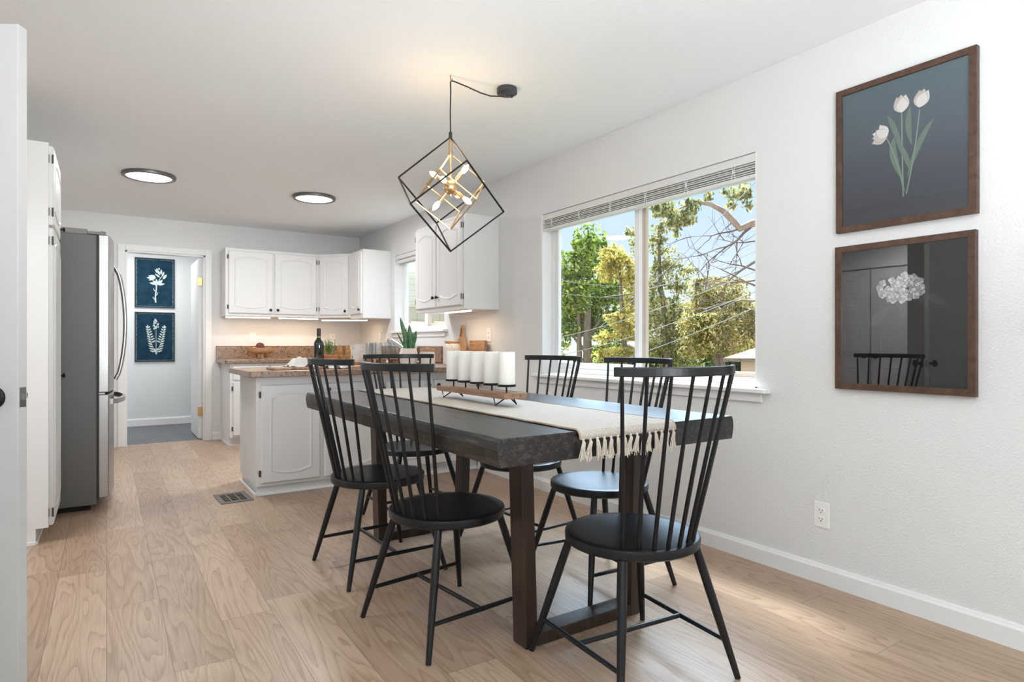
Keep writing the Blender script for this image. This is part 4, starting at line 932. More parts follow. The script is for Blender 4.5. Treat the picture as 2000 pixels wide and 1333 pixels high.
# ---------------------------------------------------------------- things on the peninsula and worktop
PT = 0.8975; KT = 0.9155
bt = thing('wine_bottle', 'dark wine bottle with a green neck band standing on the peninsula', 'bottle', (1.375, 4.83, PT))
MB().lathe([(0.034, 0), (0.0375, 0.004), (0.0375, 0.175), (0.036, 0.195), (0.028, 0.213), (0.018, 0.225), (0.0145, 0.236), (0.014, 0.30), (0.0001, 0.30)], n=36).build('glass_body', BOTTLE, bt, smooth=True)
MB().lathe([(0.0150, 0.244), (0.0152, 0.303), (0.0145, 0.306), (0.0001, 0.307)], n=28).build('foil', FOIL, bt, smooth=True)
tag(MB().lathe([(0.0151, 0.236), (0.0151, 0.243)], n=28).build('neck_band', mat('lime_band', (0.35, 0.55, 0.05), 0.4), bt, smooth=True), 'lime green band')

def slab_obj(name, label, cat, loc, rz, pts, t, material, bevel=0.004):
    o = MB().prism(pts, 0, t).build(name, material, None, bevel=bevel); o.location = loc; o.rotation_euler = (0, 0, rz); return tag(o, label, cat)
slab_obj('cutting_board', 'live-edge wooden board under the white cloth on the peninsula', 'cutting board', (1.165, 4.70, PT), R(3), [(-0.19, -0.10), (-0.05, -0.115), (0.19, -0.10), (0.20, 0.09), (0.02, 0.11), (-0.18, 0.10)], 0.016, WOODM)
slab_obj('cutting_board', 'light wooden board right of the white cloth on the peninsula', 'cutting board', (1.735, 4.73, PT), R(-3), [(-0.17, -0.11), (0.17, -0.11), (0.17, 0.11), (-0.17, 0.11)], 0.016, WOODL)
# crumpled cloth
def cloth(loc, sx, sy, h, label, seed):
    random.seed(seed); ph = [random.uniform(0, 6) for _ in range(8)]
    def f(u, v):
        x = (u - .5) * 2; y = (v - .5) * 2; r = math.hypot(x, y)
        z = h * max(0, 1 - r ** 2.2 * 0.75) * (0.62 + 0.38 * math.sin(3.2 * x + ph[0] + 1.5 * math.sin(2 * y + ph[1]))) + 0.010 * math.sin(6 * x + 3 * y + ph[2]) + 0.006 * math.sin(11 * y - 5 * x + ph[3])
        return (sx * x * (1 + .12 * math.sin(3 * y + ph[4])), sy * y * (1 + .12 * math.sin(4 * x + ph[5])), max(0.003, z))
    o = MB().grid(f, 34, 28).build('cloth_napkin', LINEN, None, smooth=True, solid=0.003); o.location = loc; return tag(o, label, 'cloth')
cloth((1.215, 4.71, PT + 0.0165), 0.115, 0.085, 0.060, 'crumpled white cloth on the live-edge board, left of the bottle', 4)
cloth((1.472, 4.68, PT + 0.002), 0.085, 0.085, 0.055, 'crumpled white cloth between the two boards', 9)

# herb in a terracotta tray
hp = thing('potted_herb', 'small green herb in a rectangular terracotta pot right of the bottle', 'potted plant', (1.475, 4.90, PT))
mb = MB(); mb.add([(-.045, -.04, 0), (.045, -.04, 0), (.045, .04, 0), (-.045, .04, 0), (-.058, -.05, .085), (.058, -.05, .085), (.058, .05, .085), (-.058, .05, .085)], [(0, 3, 2, 1), (4, 5, 6, 7), (0, 1, 5, 4), (1, 2, 6, 5), (2, 3, 7, 6), (3, 0, 4, 7)])
mb.box(-.064, .064, -.056, .056, .085, .10); mb.build('pot', TERRA, hp, bevel=0.003)
mb = MB(); random.seed(3)
for k in range(26):
    a = random.uniform(0, 2 * PI); rr = random.uniform(0.0, 0.045); H_ = random.uniform(0.05, 0.125); bx, by = rr * math.cos(a), rr * math.sin(a) * .7
    tip = Vector((bx * 1.7, by * 1.7, 0.10 + H_)); mb.tube([(bx, by, 0.098), tip], 0.0012, 5)
    for q in range(9):
        t = 0.25 + 0.75 * q / 8; c = Vector((bx, by, 0.1)).lerp(tip, t); b0 = random.uniform(0, 2 * PI); d = Vector((math.cos(b0), math.sin(b0), 0.5)) * 0.016; s_ = Vector((-math.sin(b0), math.cos(b0), 0)) * 0.0055
        mb.add([c, c + d * .5 + s_, c + d, c + d * .5 - s_], [(0, 1, 2, 3)])
mb.build('foliage', HERB, hp)
# bread basket
bb = thing('bread_basket', 'round wire basket holding crusty bread beside the herb pot', 'basket', (1.62, 4.98, PT))
mb = MB()
for z, rr in ((0.004, 0.055), (0.05, 0.068), (0.09, 0.075)): mb.tube([(rr * math.cos(2 * PI * k / 28), rr * math.sin(2 * PI * k / 28), z) for k in range(29)], 0.0022, 6)
for k in range(14): a = 2 * PI * k / 14; mb.tube([(0.055 * math.cos(a), 0.055 * math.sin(a), .004), (0.068 * math.cos(a), 0.068 * math.sin(a), .05), (0.075 * math.cos(a), 0.075 * math.sin(a), .09)], 0.0016, 5)
mb.lathe([(0.0001, 0.002), (0.056, 0.002), (0.056, 0.005), (0.0001, 0.005)], n=24); mb.build('basket', WOODL, bb)
for k, (dx, dy, dz, rz) in enumerate(((-0.027, -0.004, 0.010, 0.3), (0.027, 0.006, 0.010, -0.4))):
    mb = MB(); mb.tube([(0, 0, 0), (0, 0, 0.02), (0.004, 0, 0.08), (0.002, 0.003, 0.14), (0.0, 0.002, 0.165), (0, 0, 0.172)], [0.008, 0.020, 0.0235, 0.021, 0.014, 0.003], 14)
    o = mb.build('bread_loaf', BREAD, None, smooth=True); o.location = (1.62 + dx, 4.98 + dy, PT + dz - 0.003); o.rotation_euler = (0.0, -0.06 * (1 - 2 * k), rz * 0)
    tag(o, ('crusty bread roll upright in the basket, on its left side', 'crusty bread roll upright in the basket, on its right side')[k], 'bread')
# cookbook on stand
cb = thing('cookbook', 'open white cookbook propped upright behind the glasses', 'book', (1.86, 5.12, PT), R(-12))
for s in (-1, 1):
    mb = MB(); mb.add([(0, 0.0, 0.012), (s * .13, -0.022, 0.012), (s * .13, 0.026, 0.185), (0, 0.046, 0.185), (0, 0.012, 0.010), (s * .13, -0.010, 0.010), (s * .13, 0.038, 0.183), (0, 0.058, 0.183)], [(0, 1, 2, 3), (4, 7, 6, 5), (0, 4, 5, 1), (1, 5, 6, 2), (2, 6, 7, 3), (3, 7, 4, 0)])
    mb.build('pages', noise_mat('book_page', [(0.42, (0.80, 0.76, 0.72)), (0.60, (0.74, 0.66, 0.62)), (0.72, (0.42, 0.30, 0.26))], (1, 1, 1), 26, 3, 0.8), cb)
mb = MB(); mb.box(-0.12, 0.12, -0.04, -0.028, 0, 0.03); mb.box(-0.12, 0.12, -0.03, 0.07, 0, 0.008); mb.bar((-.09, 0.012, 0.006), (-.09, 0.062, 0.17), .012, .006); mb.bar((.09, 0.012, 0.006), (.09, 0.062, 0.17), .012, .006); mb.build('stand', WOODM, cb)
# wooden riser with glass tumblers
rs = thing('wooden_riser', 'low wooden stand carrying the glass tumblers on the peninsula', 'stand', (1.93, 4.93, PT), R(-4))
mb = MB(); mb.box(-0.155, 0.155, -0.065, 0.065, 0.058, 0.072)
mb.build('top', WOODL, rs, bevel=0.002)
for x in (-0.115, -0.01, 0.105): MB().box(x - 0.032, x + 0.032, -0.045, 0.045, 0.0, 0.058).build('block', WOODM, rs, bevel=0.006)
TG = glass_mat('thin_clear_glass', (0.93, 0.95, 0.96), 1.6)
t0 = None
tl = ['clear glass tumbler at the left end of the wooden stand, front row', 'clear glass tumbler second from the left on the wooden stand, front row', 'clear glass tumbler third from the left on the wooden stand, front row', 'clear glass tumbler at the right end of the wooden stand, front row', 'clear glass tumbler in the back row of the wooden stand, left', 'clear glass tumbler in the back row of the wooden stand, right']
for k, (dx, dy) in enumerate(((-0.118, -0.028), (-0.040, -0.030), (0.040, -0.028), (0.118, -0.030), (-0.075, 0.034), (0.080, 0.034))):
    p = (1.93 + dx + dy * 0.07, 4.93 + dy - dx * 0.07, PT + 0.0725)
    if t0 is None:
        t0 = MB().lathe([(0.0001, 0.004), (0.024, 0.004), (0.0285, 0.012), (0.031, 0.125), (0.0325, 0.125), (0.030, 0.006), (0.027, 0.0), (0.0001, 0.0)], n=28).build('glass_tumbler', TG, None, smooth=True)
        o = t0
    else: o = t0.copy(); COL.objects.link(o)
    o.location = p; tag(o, tl[k], 'glass', 'glass tumblers on the wooden stand')

# snake plant
sp = thing('snake_plant', 'snake plant in a faceted off-white pot on the peninsula', 'potted plant', (2.075, 4.72, PT))
mb = MB(); vs = []; n = 8
for rr, z in ((0.058, 0), (0.062, 0.02), (0.082, 0.085), (0.062, 0.150), (0.054, 0.150), (0.05, 0.135), (0.0001, 0.135)):
    for k in range(n): a = 2 * PI * (k + 0.5) / n; vs.append((rr * math.cos(a), rr * math.sin(a), z))
mb.add(vs, [tuple(range(n))[::-1]] + [(i * n + k, i * n + (k + 1) % n, (i + 1) * n + (k + 1) % n, (i + 1) * n + k) for i in range(6) for k in range(n)]); mb.build('pot', POTW, sp)
def blade(bx, by, tipx, tipy, H_, w_, tw):
    mb = MB(); N = 14
    d0 = Vector((math.cos(tw), math.sin(tw), 0)); side = Vector((-math.sin(tw), math.cos(tw), 0))
    def f(u, v):
        t = v; ww = w_ * (0.55 + 0.9 * t) * (1 - t ** 3.2) if t < 1 else 0.0
        c = Vector((bx + (tipx - bx) * t ** 1.3, by + (tipy - by) * t ** 1.3, 0.130 + H_ * t)); a = (u - .5) * 2
        return tuple(c + d0 * a * ww + side * (0.35 * ww * a * a))
    mb.grid(f, 6, N); return mb.build('leaf', SNAKE, sp, smooth=True, solid=0.003)
R3 = lambda a, b_: tuple(rgt * a + fwd * b_)
for (a, b_, ta, tb_, H_, w_, tw) in ((-.012, .0, -.068, .0, .275, .020, -.5), (.006, .005, .006, .01, .215, .024, -.62), (.03, -.01, .066, -.02, .165, .023, -.3), (-.03, .0, -.10, .02, .150, .009, -.9), (.018, .02, .03, .03, .150, .014, .2), (-.022, -.02, -.03, -.03, .115, .017, -.5), (.02, -.03, .022, -.035, .12, .017, -.7), (-.01, .03, -.03, .05, .19, .014, .4)):
    p = rgt * a + fwd * b_; q = rgt * ta + fwd * tb_; blade(p.x, p.y, q.x, q.y, H_, w_, tw)

# canisters at the wall end
def canister(loc, r_, h_, label, lid='flat'):
    c = thing('glass_canister', label, 'canister', loc)
    mb = MB(); n = 64; vs = []
    prof = [(r_ * .92, 0), (r_, 0.008), (r_, h_ * .8), (r_ * .93, h_ * .93), (r_ * .80, h_)]
    for rr, z in prof:
        for k in range(n): a = 2 * PI * k / n; q = rr * (1 + (0.018 if k % 2 else -0.018) * (1 if 0.005 < z < h_ * .85 else 0)); vs.append((q * math.cos(a), q * math.sin(a), z))
    mb.add(vs, [tuple(range(n))[::-1]] + [(i * n + k, i * n + (k + 1) % n, (i + 1) * n + (k + 1) % n, (i + 1) * n + k) for i in range(len(prof) - 1) for k in range(n)])
    mb.build('jar', mat('ribbed_jar', (0.74, 0.70, 0.64), 0.3, spec=0.7), c, smooth=False)
    MB().lathe([(r_ * .95, h_), (r_ * .96, h_ + .004), (r_ * .96, h_ + .016), (r_ * .93, h_ + .018), (0.0001, h_ + .018)], n=40).build('lid', WOODL, c, smooth=True)
    return c
cA = canister((2.215, 4.66, PT), 0.062, 0.128, 'ribbed canister with wooden lid beside the snake plant'); tag(MB().lathe([(0.014, 0.146), (0.014, 0.158), (0.0001, 0.160)], n=18).build('lid_knob', WOODL, cA, smooth=True))
cB = canister((2.52, 4.80, PT), 0.070, 0.195, 'tall ribbed canister with wooden lid behind the candles')
# paddle board leaning behind canister: round with handle and strap
pb = thing('serving_paddle', 'wooden paddle board with leather strap leaning on the wall behind the tall canister', 'cutting board', (2.688, 4.905, PT - 0.005), R(-90))
out = [(x, z) for x, z in [(0.10 * math.cos(R(t)), 0.13 + 0.12 * math.sin(R(t))) for t in range(115, 426, 10)]]
out = out + [(0.022, 0.27), (0.018, 0.36), (-0.018, 0.36), (-0.022, 0.27)]
n = len(out); lean = 0.055
mb.add([(x, -0.000 - (0.36 - z) * 0.09, z) for x, z in out] + [(x, -0.014 - (0.36 - z) * 0.09, z) for x, z in out], [tuple(range(n)), tuple(range(n, 2 * n))[::-1]] + [(i, (i + 1) % n, n + (i + 1) % n, n + i) for i in range(n)]); mb.build('paddle', WOODL, pb, bevel=0.002)
mb = MB(); mb.tube([(0, -0.022, 0.335), (0.018, -0.028, 0.30), (0.012, -0.034, 0.26), (-0.012, -0.032, 0.26), (-0.006, -0.024, 0.30), (0, -0.022, 0.335)], 0.0022, 6); mb.build('strap', mat('leather', (0.06, 0.03, 0.02), 0.7), pb, smooth=True)
o = MB().box(-0.014, 0.014, -0.13, 0.13, 0, 0.215).build('cutting_board', WOODM, None, bevel=0.004); o.location = (2.655, 4.60, PT + 0.001); o.rotation_euler = (0, R(3), 0); tag(o, 'rectangular wooden cutting board leaning on the right wall under the outlet', 'cutting board')
# footed bowl on the back counter with dried ball
wb = thing('wooden_bowl', 'light wooden footed bowl on the back counter', 'bowl', (1.452, 7.36, KT + 0.013))
MB().lathe([(0.0001, 0.044), (0.085, 0.044), (0.125, 0.060), (0.138, 0.080), (0.140, 0.112), (0.132, 0.112), (0.130, 0.095), (0.10, 0.078), (0.0001, 0.075)], n=44).build('bowl', WOODL, wb, smooth=True)
for k in range(3): a = 2 * PI * k / 3 + 0.5; MB().box(-0.016, 0.016, -0.016, 0.016, 0, 0.047).build('foot', WOODL, wb, loc=(0.062 * math.cos(a), 0.062 * math.sin(a), 0), rotz=a, bevel=0.003)
slab_obj('serving_board', 'thin round wooden board under the footed bowl', 'cutting board', (1.452, 7.36, KT), 0, [(0.165 * math.cos(2 * PI * k / 40), 0.165 * math.sin(2 * PI * k / 40)) for k in range(40)], 0.012, WOODM, 0.002)
mb = MB(); random.seed(5); mb.sphere((0, 0, 0), 0.041, 18, 12)
for k in range(150):
    a = math.acos(1 - 2 * (k + .5) / 150); b_ = k * 2.39996; d = Vector((math.sin(a) * math.cos(b_), math.sin(a) * math.sin(b_), math.cos(a))); mb.tube([d * 0.039, d * 0.049], [0.005, 0.002], 5)
o = mb.build('decorative_ball', noise_mat('seedpod', [(0.3, (0.10, 0.03, 0.025)), (0.7, (0.32, 0.14, 0.11))], (1, 1, 1), 60, 4, 0.8), None); o.location = (1.440, 7.36, KT + 0.013 + 0.1245); tag(o, 'spiky brown seedpod ball sitting in the footed bowl', 'decorative ball')
o2 = MB().tube([(-0.03, 0, 0), (0, 0.01, 0.012), (0.04, 0, 0.02)], [0.012, 0.016, 0.004], 10).build('driftwood_piece', WOODL, None, smooth=True); o2.location = (1.375, 7.34, KT + 0.013 + 0.093); tag(o2, 'pale wood knot lying in the footed bowl beside the seedpod', 'ornament')

# faucet
fc = thing('kitchen_faucet', 'chrome pull-out kitchen faucet under the kitchen window', 'faucet', (2.50, 5.70, KT))
bpy.data.objects['kitchen_faucet'].location = (2.655, 5.86, KT)
mb = MB(); mb.lathe([(0.030, 0), (0.030, 0.006), (0.024, 0.012), (0.024, 0.150), (0.020, 0.158), (0.0001, 0.160)], n=28); mb.build('body', CHROME, fc, smooth=True)
dv = Vector((-0.70, 0.72, 0)).normalized()
mb = MB(); mb.tube([Vector((0, 0, .045)), dv * 0.05 + Vector((0, 0, .065)), dv * 0.20 + Vector((0, 0, .165)), dv * 0.27 + Vector((0, 0, .205))], [0.020, 0.019, 0.017, 0.019], 18); mb.build('spout', CHROME, fc, smooth=True)
mb = MB(); mb.tube([dv * 0.27 + Vector((0, 0, .208)), dv * 0.295 + Vector((0, 0, .200)), dv * 0.30 + Vector((0, 0, .175))], [0.019, 0.022, 0.021], 18); tag(mb.build('spray_head', NICKEL, fc, smooth=True), 'dark grey spray head')
mb = MB(); mb.tube([Vector((0, 0, .15)), dv * 0.06 + Vector((0, 0, .178)), dv * 0.12 + Vector((0, 0, .215))], [0.008, 0.006, 0.007], 10); mb.build('lever', CHROME, fc, smooth=True)

# ---------------------------------------------------------------- outdoors
def at(u, v, D):   # a point at forward distance D along the viewing direction of a photo position
    f_ = fwd * D + rgt * ((u - 1000) / 1209 * D); return Vector((f_.x, f_.y, CAMZ + (672.4 - v) / 1209 * D))
GZ = -3.0
mb = MB(); mb.box(XW + 0.3, 300, -200, 300, GZ - 0.2, GZ)
struct(mb.build('ground', noise_mat('dry_grass', [(0.3, (0.05, 0.065, 0.02)), (0.7, (0.12, 0.11, 0.05))], (1, 1, 1), 0.6, 6, 0.95)), 'grassy ground outside', 'ground')
def leaf_mat(name, cols):
    m = bpy.data.materials.new(name); m.use_nodes = True; n = m.node_tree; L = n.links.new; n.nodes.clear()
    out = n.nodes.new('ShaderNodeOutputMaterial'); df = n.nodes.new('ShaderNodeBsdfDiffuse'); tl_ = n.nodes.new('ShaderNodeBsdfTranslucent'); mx = n.nodes.new('ShaderNodeMixShader'); mx.inputs[0].default_value = 0.38
    g = n.nodes.new('ShaderNodeNewGeometry'); r = n.nodes.new('ShaderNodeValToRGB')
    L(g.outputs['Random Per Island'], r.inputs[0]); el = r.color_ramp.elements
    el[0].color = (*cols[0], 1); el[1].color = (*cols[-1], 1)
    for i, c in enumerate(cols[1:-1]): q = el.new((i + 1) / (len(cols) - 1)); q.color = (*c, 1)
    L(r.outputs[0], df.inputs[0]); L(r.outputs[0], tl_.inputs[0]); L(df.outputs[0], mx.inputs[1]); L(tl_.outputs[0], mx.inputs[2]); L(mx.outputs[0], out.inputs[0]); return m
BARK = noise_mat('bark', [(0.3, (0.10, 0.07, 0.05)), (0.7, (0.30, 0.21, 0.16))], (6, 6, 1), 3, 6, 0.9)
def foliage(blobs, n, size, material, parent, droop=0.0, shell=0.55, name='foliage'):
    V = []; A = np.array([[b[0].x, b[0].y, b[0].z, b[1], b[2]] for b in blobs]); wts = A[:, 3] ** 2 * A[:, 4]; wts /= wts.sum()
    idx = rng.choice(len(blobs), n, p=wts); d = rng.normal(size=(n, 3)); d /= np.linalg.norm(d, axis=1)[:, None]; rr = (shell + (1 - shell) * rng.random(n)) ** 0.8
    P = A[idx, :3] + d * rr[:, None] * np.stack([A[idx, 3], A[idx, 3], A[idx, 4]], 1)
    # clumping
    P += 0.20 * A[idx, 3][:, None] * np.sin(P * 5.1 / A[idx, 3][:, None] + idx[:, None])
    a = rng.normal(size=(n, 3)); a[:, 2] -= droop; a /= np.linalg.norm(a, axis=1)[:, None]; b_ = np.cross(a, rng.normal(size=(n, 3))); b_ /= np.linalg.norm(b_, axis=1)[:, None]
    s = size * (0.6 + 0.8 * rng.random(n))[:, None]; a = a * s; b_ = b_ * s * (0.38 if droop else 0.55)
    Q = np.stack([P - a, P + b_, P + a, P - b_], 1).reshape(-1, 3)
    me = bpy.data.meshes.new(name); me.vertices.add(4 * n); me.vertices.foreach_set('co', Q.ravel()); me.loops.add(4 * n); me.loops.foreach_set('vertex_index', np.arange(4 * n)); me.polygons.add(n)
    me.polygons.foreach_set('loop_start', np.arange(n) * 4); me.polygons.foreach_set('loop_total', np.full(n, 4)); me.materials.append(material); me.update(calc_edges=True)
    ob = bpy.data.objects.new(name, me); COL.objects.link(ob); ob.parent = parent; return ob
LG = leaf_mat('leaf_green', [(0.05, 0.11, 0.02), (0.13, 0.22, 0.05), (0.38, 0.44, 0.07), (0.62, 0.62, 0.13)])
LY = leaf_mat('leaf_yellow', [(0.20, 0.20, 0.05), (0.52, 0.44, 0.12), (0.85, 0.64, 0.22), (0.62, 0.60, 0.16)])
LE = leaf_mat('leaf_eucalyptus', [(0.08, 0.10, 0.04), (0.24, 0.25, 0.10), (0.46, 0.44, 0.17), (0.72, 0.52, 0.22)])
LD = leaf_mat('leaf_dark', [(0.03, 0.06, 0.02), (0.08, 0.13, 0.04), (0.16, 0.20, 0.07)])
def tree(name, label, D, blobs, trunk, n, size, material, droop=0.0, shell=0.3):
    base = at(trunk[0][0], trunk[0][1], D); t = thing(name, label, 'tree', (0, 0, 0))
    foliage([(at(u, v, D + dd), r_ * D / 1209, rz * D / 1209) for u, v, r_, rz, dd in blobs], n, size, material, t, droop, shell)
    mb = MB(); P = [at(u, v, D) for u, v, _ in trunk]; P0 = Vector((P[0].x, P[0].y, GZ)); mb.tube([P0] + P, [trunk[0][2] * 1.2] + [q[2] for q in trunk], 10); mb.build('trunk', BARK, t, smooth=True)
    return t
# tall green tree on the left of the dining window
ta = tree('broadleaf_tree', 'tall bright green tree at the left of the dining window', 22,
     [(1150, 478, 38, 36, 0), (1128, 520, 36, 40, 0), (1175, 520, 28, 34, 0.5), (1118, 570, 48, 42, 0), (1160, 585, 44, 40, .8), (1100, 545, 28, 34, 0), (1205, 560, 26, 28, .5), (1125, 625, 44, 32, .6), (1175, 632, 38, 30, .6), (1200, 655, 34, 24, 0), (1085, 505, 20, 24, .5), (1105, 640, 26, 28, 0), (1090, 590, 40, 50, 1), (1180, 570, 34, 34, 1), (1210, 620, 30, 40, 1), (1185, 690, 40, 26, 1), (1090, 670, 24, 30, 1)],
     [(1148, 720, 0.17), (1147, 640, 0.14), (1150, 560, 0.10), (1151, 490, 0.04)], 30000, 0.062, LG)
mb = MB()
for path, r_ in (([(1146, 690), (1125, 665), (1108, 640)], .07), ([(1148, 660), (1170, 630), (1190, 600)], .07), ([(1147, 610), (1128, 590), (1112, 560)], .05), ([(1132, 720), (1131, 650), (1128, 560)], .11)): mb.tube([at(u, v, 22) for u, v in path], [r_, r_ * .7, r_ * .35], 8)
mb.build('branch', BARK, ta, smooth=True)
tree('wattle_tree', 'yellow flowering tree just left of the window mullion', 18,
     [(1200, 505, 30, 26, 0), (1222, 530, 26, 28, 0), (1185, 530, 22, 24, 0), (1205, 622, 26, 18, 0), (1222, 650, 24, 22, 0), (1205, 690, 30, 18, 0), (1230, 600, 20, 20, 0), (1228, 690, 22, 20, 0), (1240, 560, 22, 30, 0), (1185, 495, 16, 14, 0), (1180, 660, 18, 16, 0), (1245, 640, 24, 34, .5), (1190, 700, 30, 16, 0)],
     [(1222, 720, 0.09), (1216, 620, 0.07), (1210, 520, 0.03)], 14000, 0.048, LY)
tree('eucalyptus_tree', 'loose olive eucalyptus right of the window mullion', 16,
     [(1285, 470, 22, 32, 0), (1300, 520, 30, 34, 0), (1275, 560, 26, 40, 0), (1325, 560, 26, 26, 0), (1300, 620, 36, 38, 0), (1280, 670, 36, 32, 0), (1330, 660, 34, 34, 0), (1350, 610, 28, 30, 0), (1250, 480, 22, 26, 0), (1232, 455, 16, 14, 0), (1340, 700, 34, 24, 0), (1270, 610, 30, 34, .5), (1330, 610, 36, 30, .5), (1300, 440, 14, 20, 0), (1345, 530, 18, 16, 0), (1300, 690, 50, 30, .5)],
     [(1306, 730, 0.12), (1302, 640, 0.09), (1290, 560, 0.06), (1286, 440, 0.02)], 19000, 0.050, LE, 0.8, 0.15)
tree('golden_tree', 'dense golden-green tree filling the lower right of the dining window', 13.5,
     [(1385, 565, 40, 34, 0), (1420, 600, 44, 42, 0), (1380, 630, 46, 40, .5), (1455, 620, 34, 46, 0), (1410, 665, 52, 36, .5), (1360, 680, 34, 28, .5), (1460, 680, 34, 34, 1.5), (1370, 590, 30, 24, 0), (1500, 640, 40, 50, 0), (1400, 640, 60, 50, -.3), (1440, 560, 26, 24, 0), (1350, 640, 30, 40, 0)],
     [(1408, 740, 0.12), (1405, 660, 0.09), (1400, 600, 0.02)], 34000, 0.040, leaf_mat('leaf_gold', [(0.09, 0.10, 0.03), (0.28, 0.27, 0.08), (0.58, 0.47, 0.17), (0.88, 0.64, 0.30)]), 0.5, 0.25)
tree('dark_shrub', 'dark green hedge mass low behind the trees outside the window', 30,
     [(1180, 720, 60, 26, 0), (1240, 700, 60, 36, 0), (1290, 715, 60, 30, 0), (1350, 700, 60, 40, 0), (1130, 730, 50, 22, 0), (1410, 700, 70, 40, 0), (1480, 690, 70, 40, 0)],
     [(1240, 740, 0.2), (1240, 700, 0.1)], 9000, 0.14, LD, 0, 0.0)
# overhanging branch at the upper right
ob_ = thing('gum_tree', 'gum tree leaning in from the right with an arching bare branch', 'tree', (0, 0, 0)); D = 11
mb = MB()
main = [(1560, 470), (1500, 432), (1468, 437), (1445, 447), (1432, 432), (1412, 412), (1390, 400), (1368, 396), (1340, 402), (1310, 415)]
tr = [Vector((at(2050, 600, D).x, at(2050, 600, D).y, GZ)), at(1900, 560, D)]
mb.tube(tr + [at(u, v, D) for u, v in main], [.22, .17, .12, .085, .07, .06, .055, .05, .04, .03, .02, .008], 10); mb.build('trunk', noise_mat('gum_bark', [(0.3, (0.28, 0.17, 0.12)), (0.7, (0.55, 0.38, 0.28))], (3, 3, 1), 2, 5, 0.8), ob_, smooth=True)
mb = MB(); random.seed(21)
def twig(p, d, L_, r_, dep):
    P = [p]; q = p
    for k in range(5):
        d = (d + Vector((random.uniform(-.28, .28), random.uniform(-.28, .28), random.uniform(-.25, .25)))).normalized(); q = q + d * L_ / 5; P.append(q)
        if dep > 0 and k >= 1 and random.random() < .8: twig(q, (d + Vector((random.uniform(-.8, .8), random.uniform(-.8, .8), random.uniform(-.8, .8)))).normalized(), L_ * .55, r_ * .5, dep - 1)
    mb.tube(P, [r_ * (1 - .17 * k) for k in range(6)], 5, cap=False)
dl = -rgt
for (u, v, dz, L_, r_) in ((1445, 447, -.45, .9, .022), (1470, 440, -.8, 1.1, .03), (1490, 545, -.1, 1.0, .022), (1500, 500, -.5, 1.3, .03), (1480, 560, .1, 1.2, .02), (1500, 530, .25, 1.2, .022), (1432, 432, -.9, .5, .012), (1490, 470, -.3, .9, .02), (1500, 590, .05, 1.2, .02)):
    twig(at(u, v, D), (dl + upv * dz).normalized(), L_, r_, 2)
mb.build('bare_twigs', noise_mat('twig_bark', [(0.3, (0.10, 0.07, 0.06)), (0.7, (0.25, 0.18, 0.15))], (1, 1, 1), 5, 3, 0.9), ob_)
foliage([(at(u, v, D), r_ * D / 1209, rz * D / 1209) for u, v, r_, rz in ((1300, 412, 24, 16), (1322, 432, 20, 20), (1350, 402, 20, 14), (1345, 428, 16, 16), (1280, 405, 12, 10), (1385, 385, 10, 12), (1450, 378, 20, 18), (1428, 400, 12, 12), (1462, 402, 12, 12), (1420, 375, 12, 12), (1322, 458, 10, 10))], 2600, 0.045, LE, ob_, 1.2, 0.1)
# power lines
mb = MB()
def wire(a, b_, D0, D1, sag, r_=0.012):
    A = at(*a, D0); B = at(*b_, D1); mb.tube([A.lerp(B, t) - upv * sag * 4 * t * (1 - t) for t in [k / 16 for k in range(17)]], r_, 5, cap=False)
WIREL = [((1500, 330), (1170, 640), 9, 16), ((1060, 541), (1300, 556), 14, 15), ((1060, 566), (1300, 577), 14, 15), ((1500, 560), (1060, 700), 8, 14), ((1500, 590), (1060, 745), 8, 14), ((1500, 520), (1060, 665), 8, 14), ((1500, 480), (1180, 580), 8, 14)]
wl = ['power line rising steeply to the upper right outside the window', 'upper of the two level power lines crossing the left pane', 'lower of the two level power lines crossing the left pane', 'middle power line slanting over the lower window', 'lowest power line slanting over the lower window', 'topmost of the three power lines slanting over the lower window', 'thin power line slanting among the bare twigs']
for k, (a, b_, D0, D1) in enumerate(WIREL):
    mb = MB(); wire(a, b_, D0, D1, 0.12, 0.006); tag(mb.build('power_line', mat('wire_grey', (0.30, 0.29, 0.27), 0.6), smooth=True), wl[k], 'power line', 'power lines outside the window')
# neighbour house, low at the right of the window
SHING = noise_mat('shingles', [(0.35, (0.13, 0.085, 0.055)), (0.65, (0.30, 0.20, 0.14))], (1, 1, 6), 7, 5, 0.9)
STUCCO = mat('peach_siding', (0.60, 0.40, 0.26), 0.8)
ec = at(1412, 700, 9.0); nh = thing('neighbour_house', 'peach house with shingled hip roof low at the right of the dining window', 'house', (ec.x, ec.y, 0), -YAW - R(26))
ez = ec.z
mb = MB(); mb.box(0.22, 2.8, 0.25, 2.75, GZ, ez - 0.02); mb.build('wall', STUCCO, nh)
mb = MB(); mb.add([(0, 0, ez), (3, 0, ez), (3, 3, ez), (0, 3, ez), (1.35, 1.5, ez + .50), (1.65, 1.5, ez + .50), (0, 0, ez - .05), (3, 0, ez - .05), (3, 3, ez - .05), (0, 3, ez - .05)],
                  [(0, 1, 5, 4), (1, 2, 5), (2, 3, 4, 5), (3, 0, 4), (0, 6, 7, 1), (1, 7, 8, 2), (2, 8, 9, 3), (3, 9, 6, 0), (6, 9, 8, 7)]); mb.build('roof', SHING, nh)
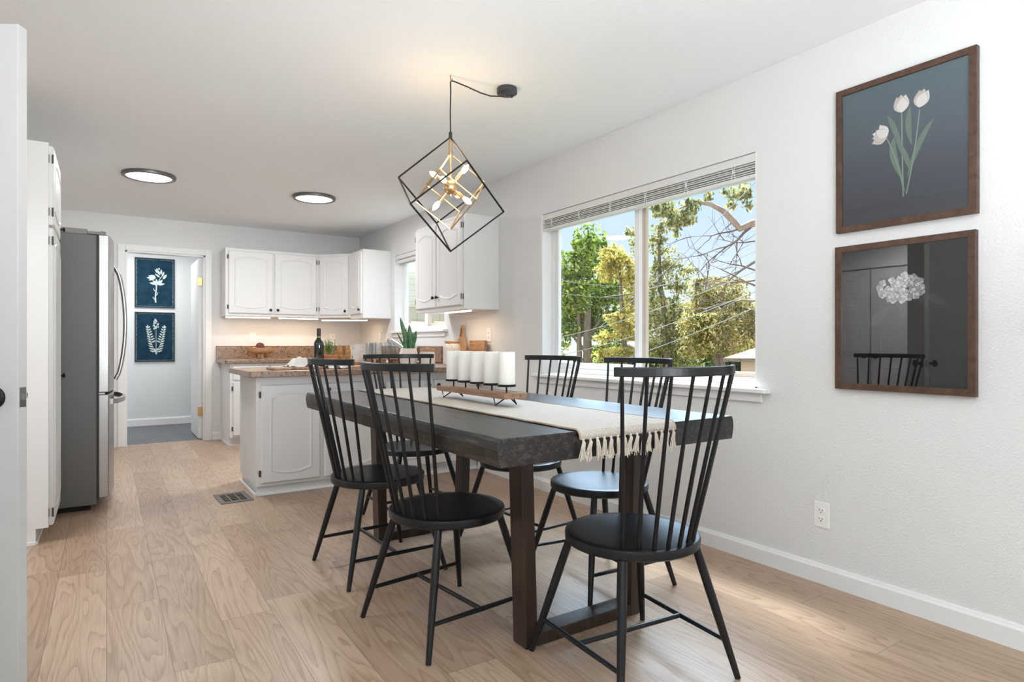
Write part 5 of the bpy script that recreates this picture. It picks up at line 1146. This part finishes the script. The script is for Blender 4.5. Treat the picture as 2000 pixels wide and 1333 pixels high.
# house seen through the kitchen window: pale lap siding above a tan board fence
def siding_mat(name, c, pitch, vertical=False):
    m = bpy.data.materials.new(name); m.use_nodes = True; n = m.node_tree; b = n.nodes['Principled BSDF']; L = n.links.new
    t = n.nodes.new('ShaderNodeTexCoord'); s = n.nodes.new('ShaderNodeSeparateXYZ'); d = n.nodes.new('ShaderNodeMath'); d.operation = 'DIVIDE'; d.inputs[1].default_value = pitch
    f_ = n.nodes.new('ShaderNodeMath'); f_.operation = 'FRACT'; r = n.nodes.new('ShaderNodeValToRGB')
    L(t.outputs['Object'], s.inputs[0]); L(s.outputs[0 if vertical else 2], d.inputs[0]); L(d.outputs[0], f_.inputs[0]); L(f_.outputs[0], r.inputs[0]); L(r.outputs[0], b.inputs['Base Color'])
    e_ = r.color_ramp.elements; e_[0].color = (*[x * .6 for x in c], 1); e_[1].position = .12; e_[1].color = (*c, 1); b.inputs['Roughness'].default_value = .8; return m
p = at(770, 672, 15); gh = thing('garage_house', 'cream house with lap siding seen through the kitchen window', 'house', (p.x, p.y, 0), -YAW)
mb = MB(); zz = lambda v, D: CAMZ + (672.4 - v) / 1209 * D
mb.add([(-1.5, 0, GZ), (3.5, 0, GZ), (3.5, 0, zz(640, 15)), (0.35, 0, zz(510, 15)), (-1.5, 0, zz(585, 15)), (-1.5, 4, GZ), (3.5, 4, GZ), (3.5, 4, zz(640, 15)), (0.35, 4, zz(510, 15)), (-1.5, 4, zz(585, 15))],
       [(0, 1, 2, 3, 4), (5, 9, 8, 7, 6), (0, 5, 6, 1), (1, 6, 7, 2), (2, 7, 8, 3), (3, 8, 9, 4), (4, 9, 5, 0)]); mb.build('wall', siding_mat('lap_siding', (0.78, 0.74, 0.62), 0.14), gh)
mb = MB()
for a, b_ in (((0.35, zz(508, 15)), (3.9, zz(655, 15))), ((0.35, zz(508, 15)), (-1.8, zz(598, 15)))): mb.bar((a[0], -0.25, a[1]), (b_[0], -0.25, b_[1]), .12, .08)
mb.build('rake_board', WHITE, gh)
p = at(770, 672, 11); fe = thing('board_fence', 'tan vertical board fence seen through the kitchen window', 'fence', (p.x, p.y, 0), -YAW)
mb = MB(); mb.add([(-2, 0, GZ), (1.1, 0, GZ), (1.1, 0, zz(600, 11)), (-2, 0, zz(600, 11)), (-2, .1, GZ), (1.1, .1, GZ), (1.1, .1, zz(600, 11)), (-2, .1, zz(600, 11))], [(0, 1, 2, 3), (4, 7, 6, 5), (3, 2, 6, 7), (0, 3, 7, 4), (1, 5, 6, 2), (0, 4, 5, 1)])
mb.build('boards', siding_mat('tan_boards', (0.40, 0.33, 0.22), 0.2, True), fe)
MB().box(-2, 1.1, -0.04, 0.14, zz(600, 11), zz(600, 11) + .05).build('cap_rail', siding_mat('cap', (0.5, .42, .3), 5), fe)
tree('distant_tree', 'green tree behind the cream house through the kitchen window', 24, [(810, 505, 50, 30, 0), (850, 540, 60, 40, 0), (790, 520, 30, 30, 0)], [(820, 700, .2), (820, 540, .1)], 4000, 0.12, LG, 0, .2)
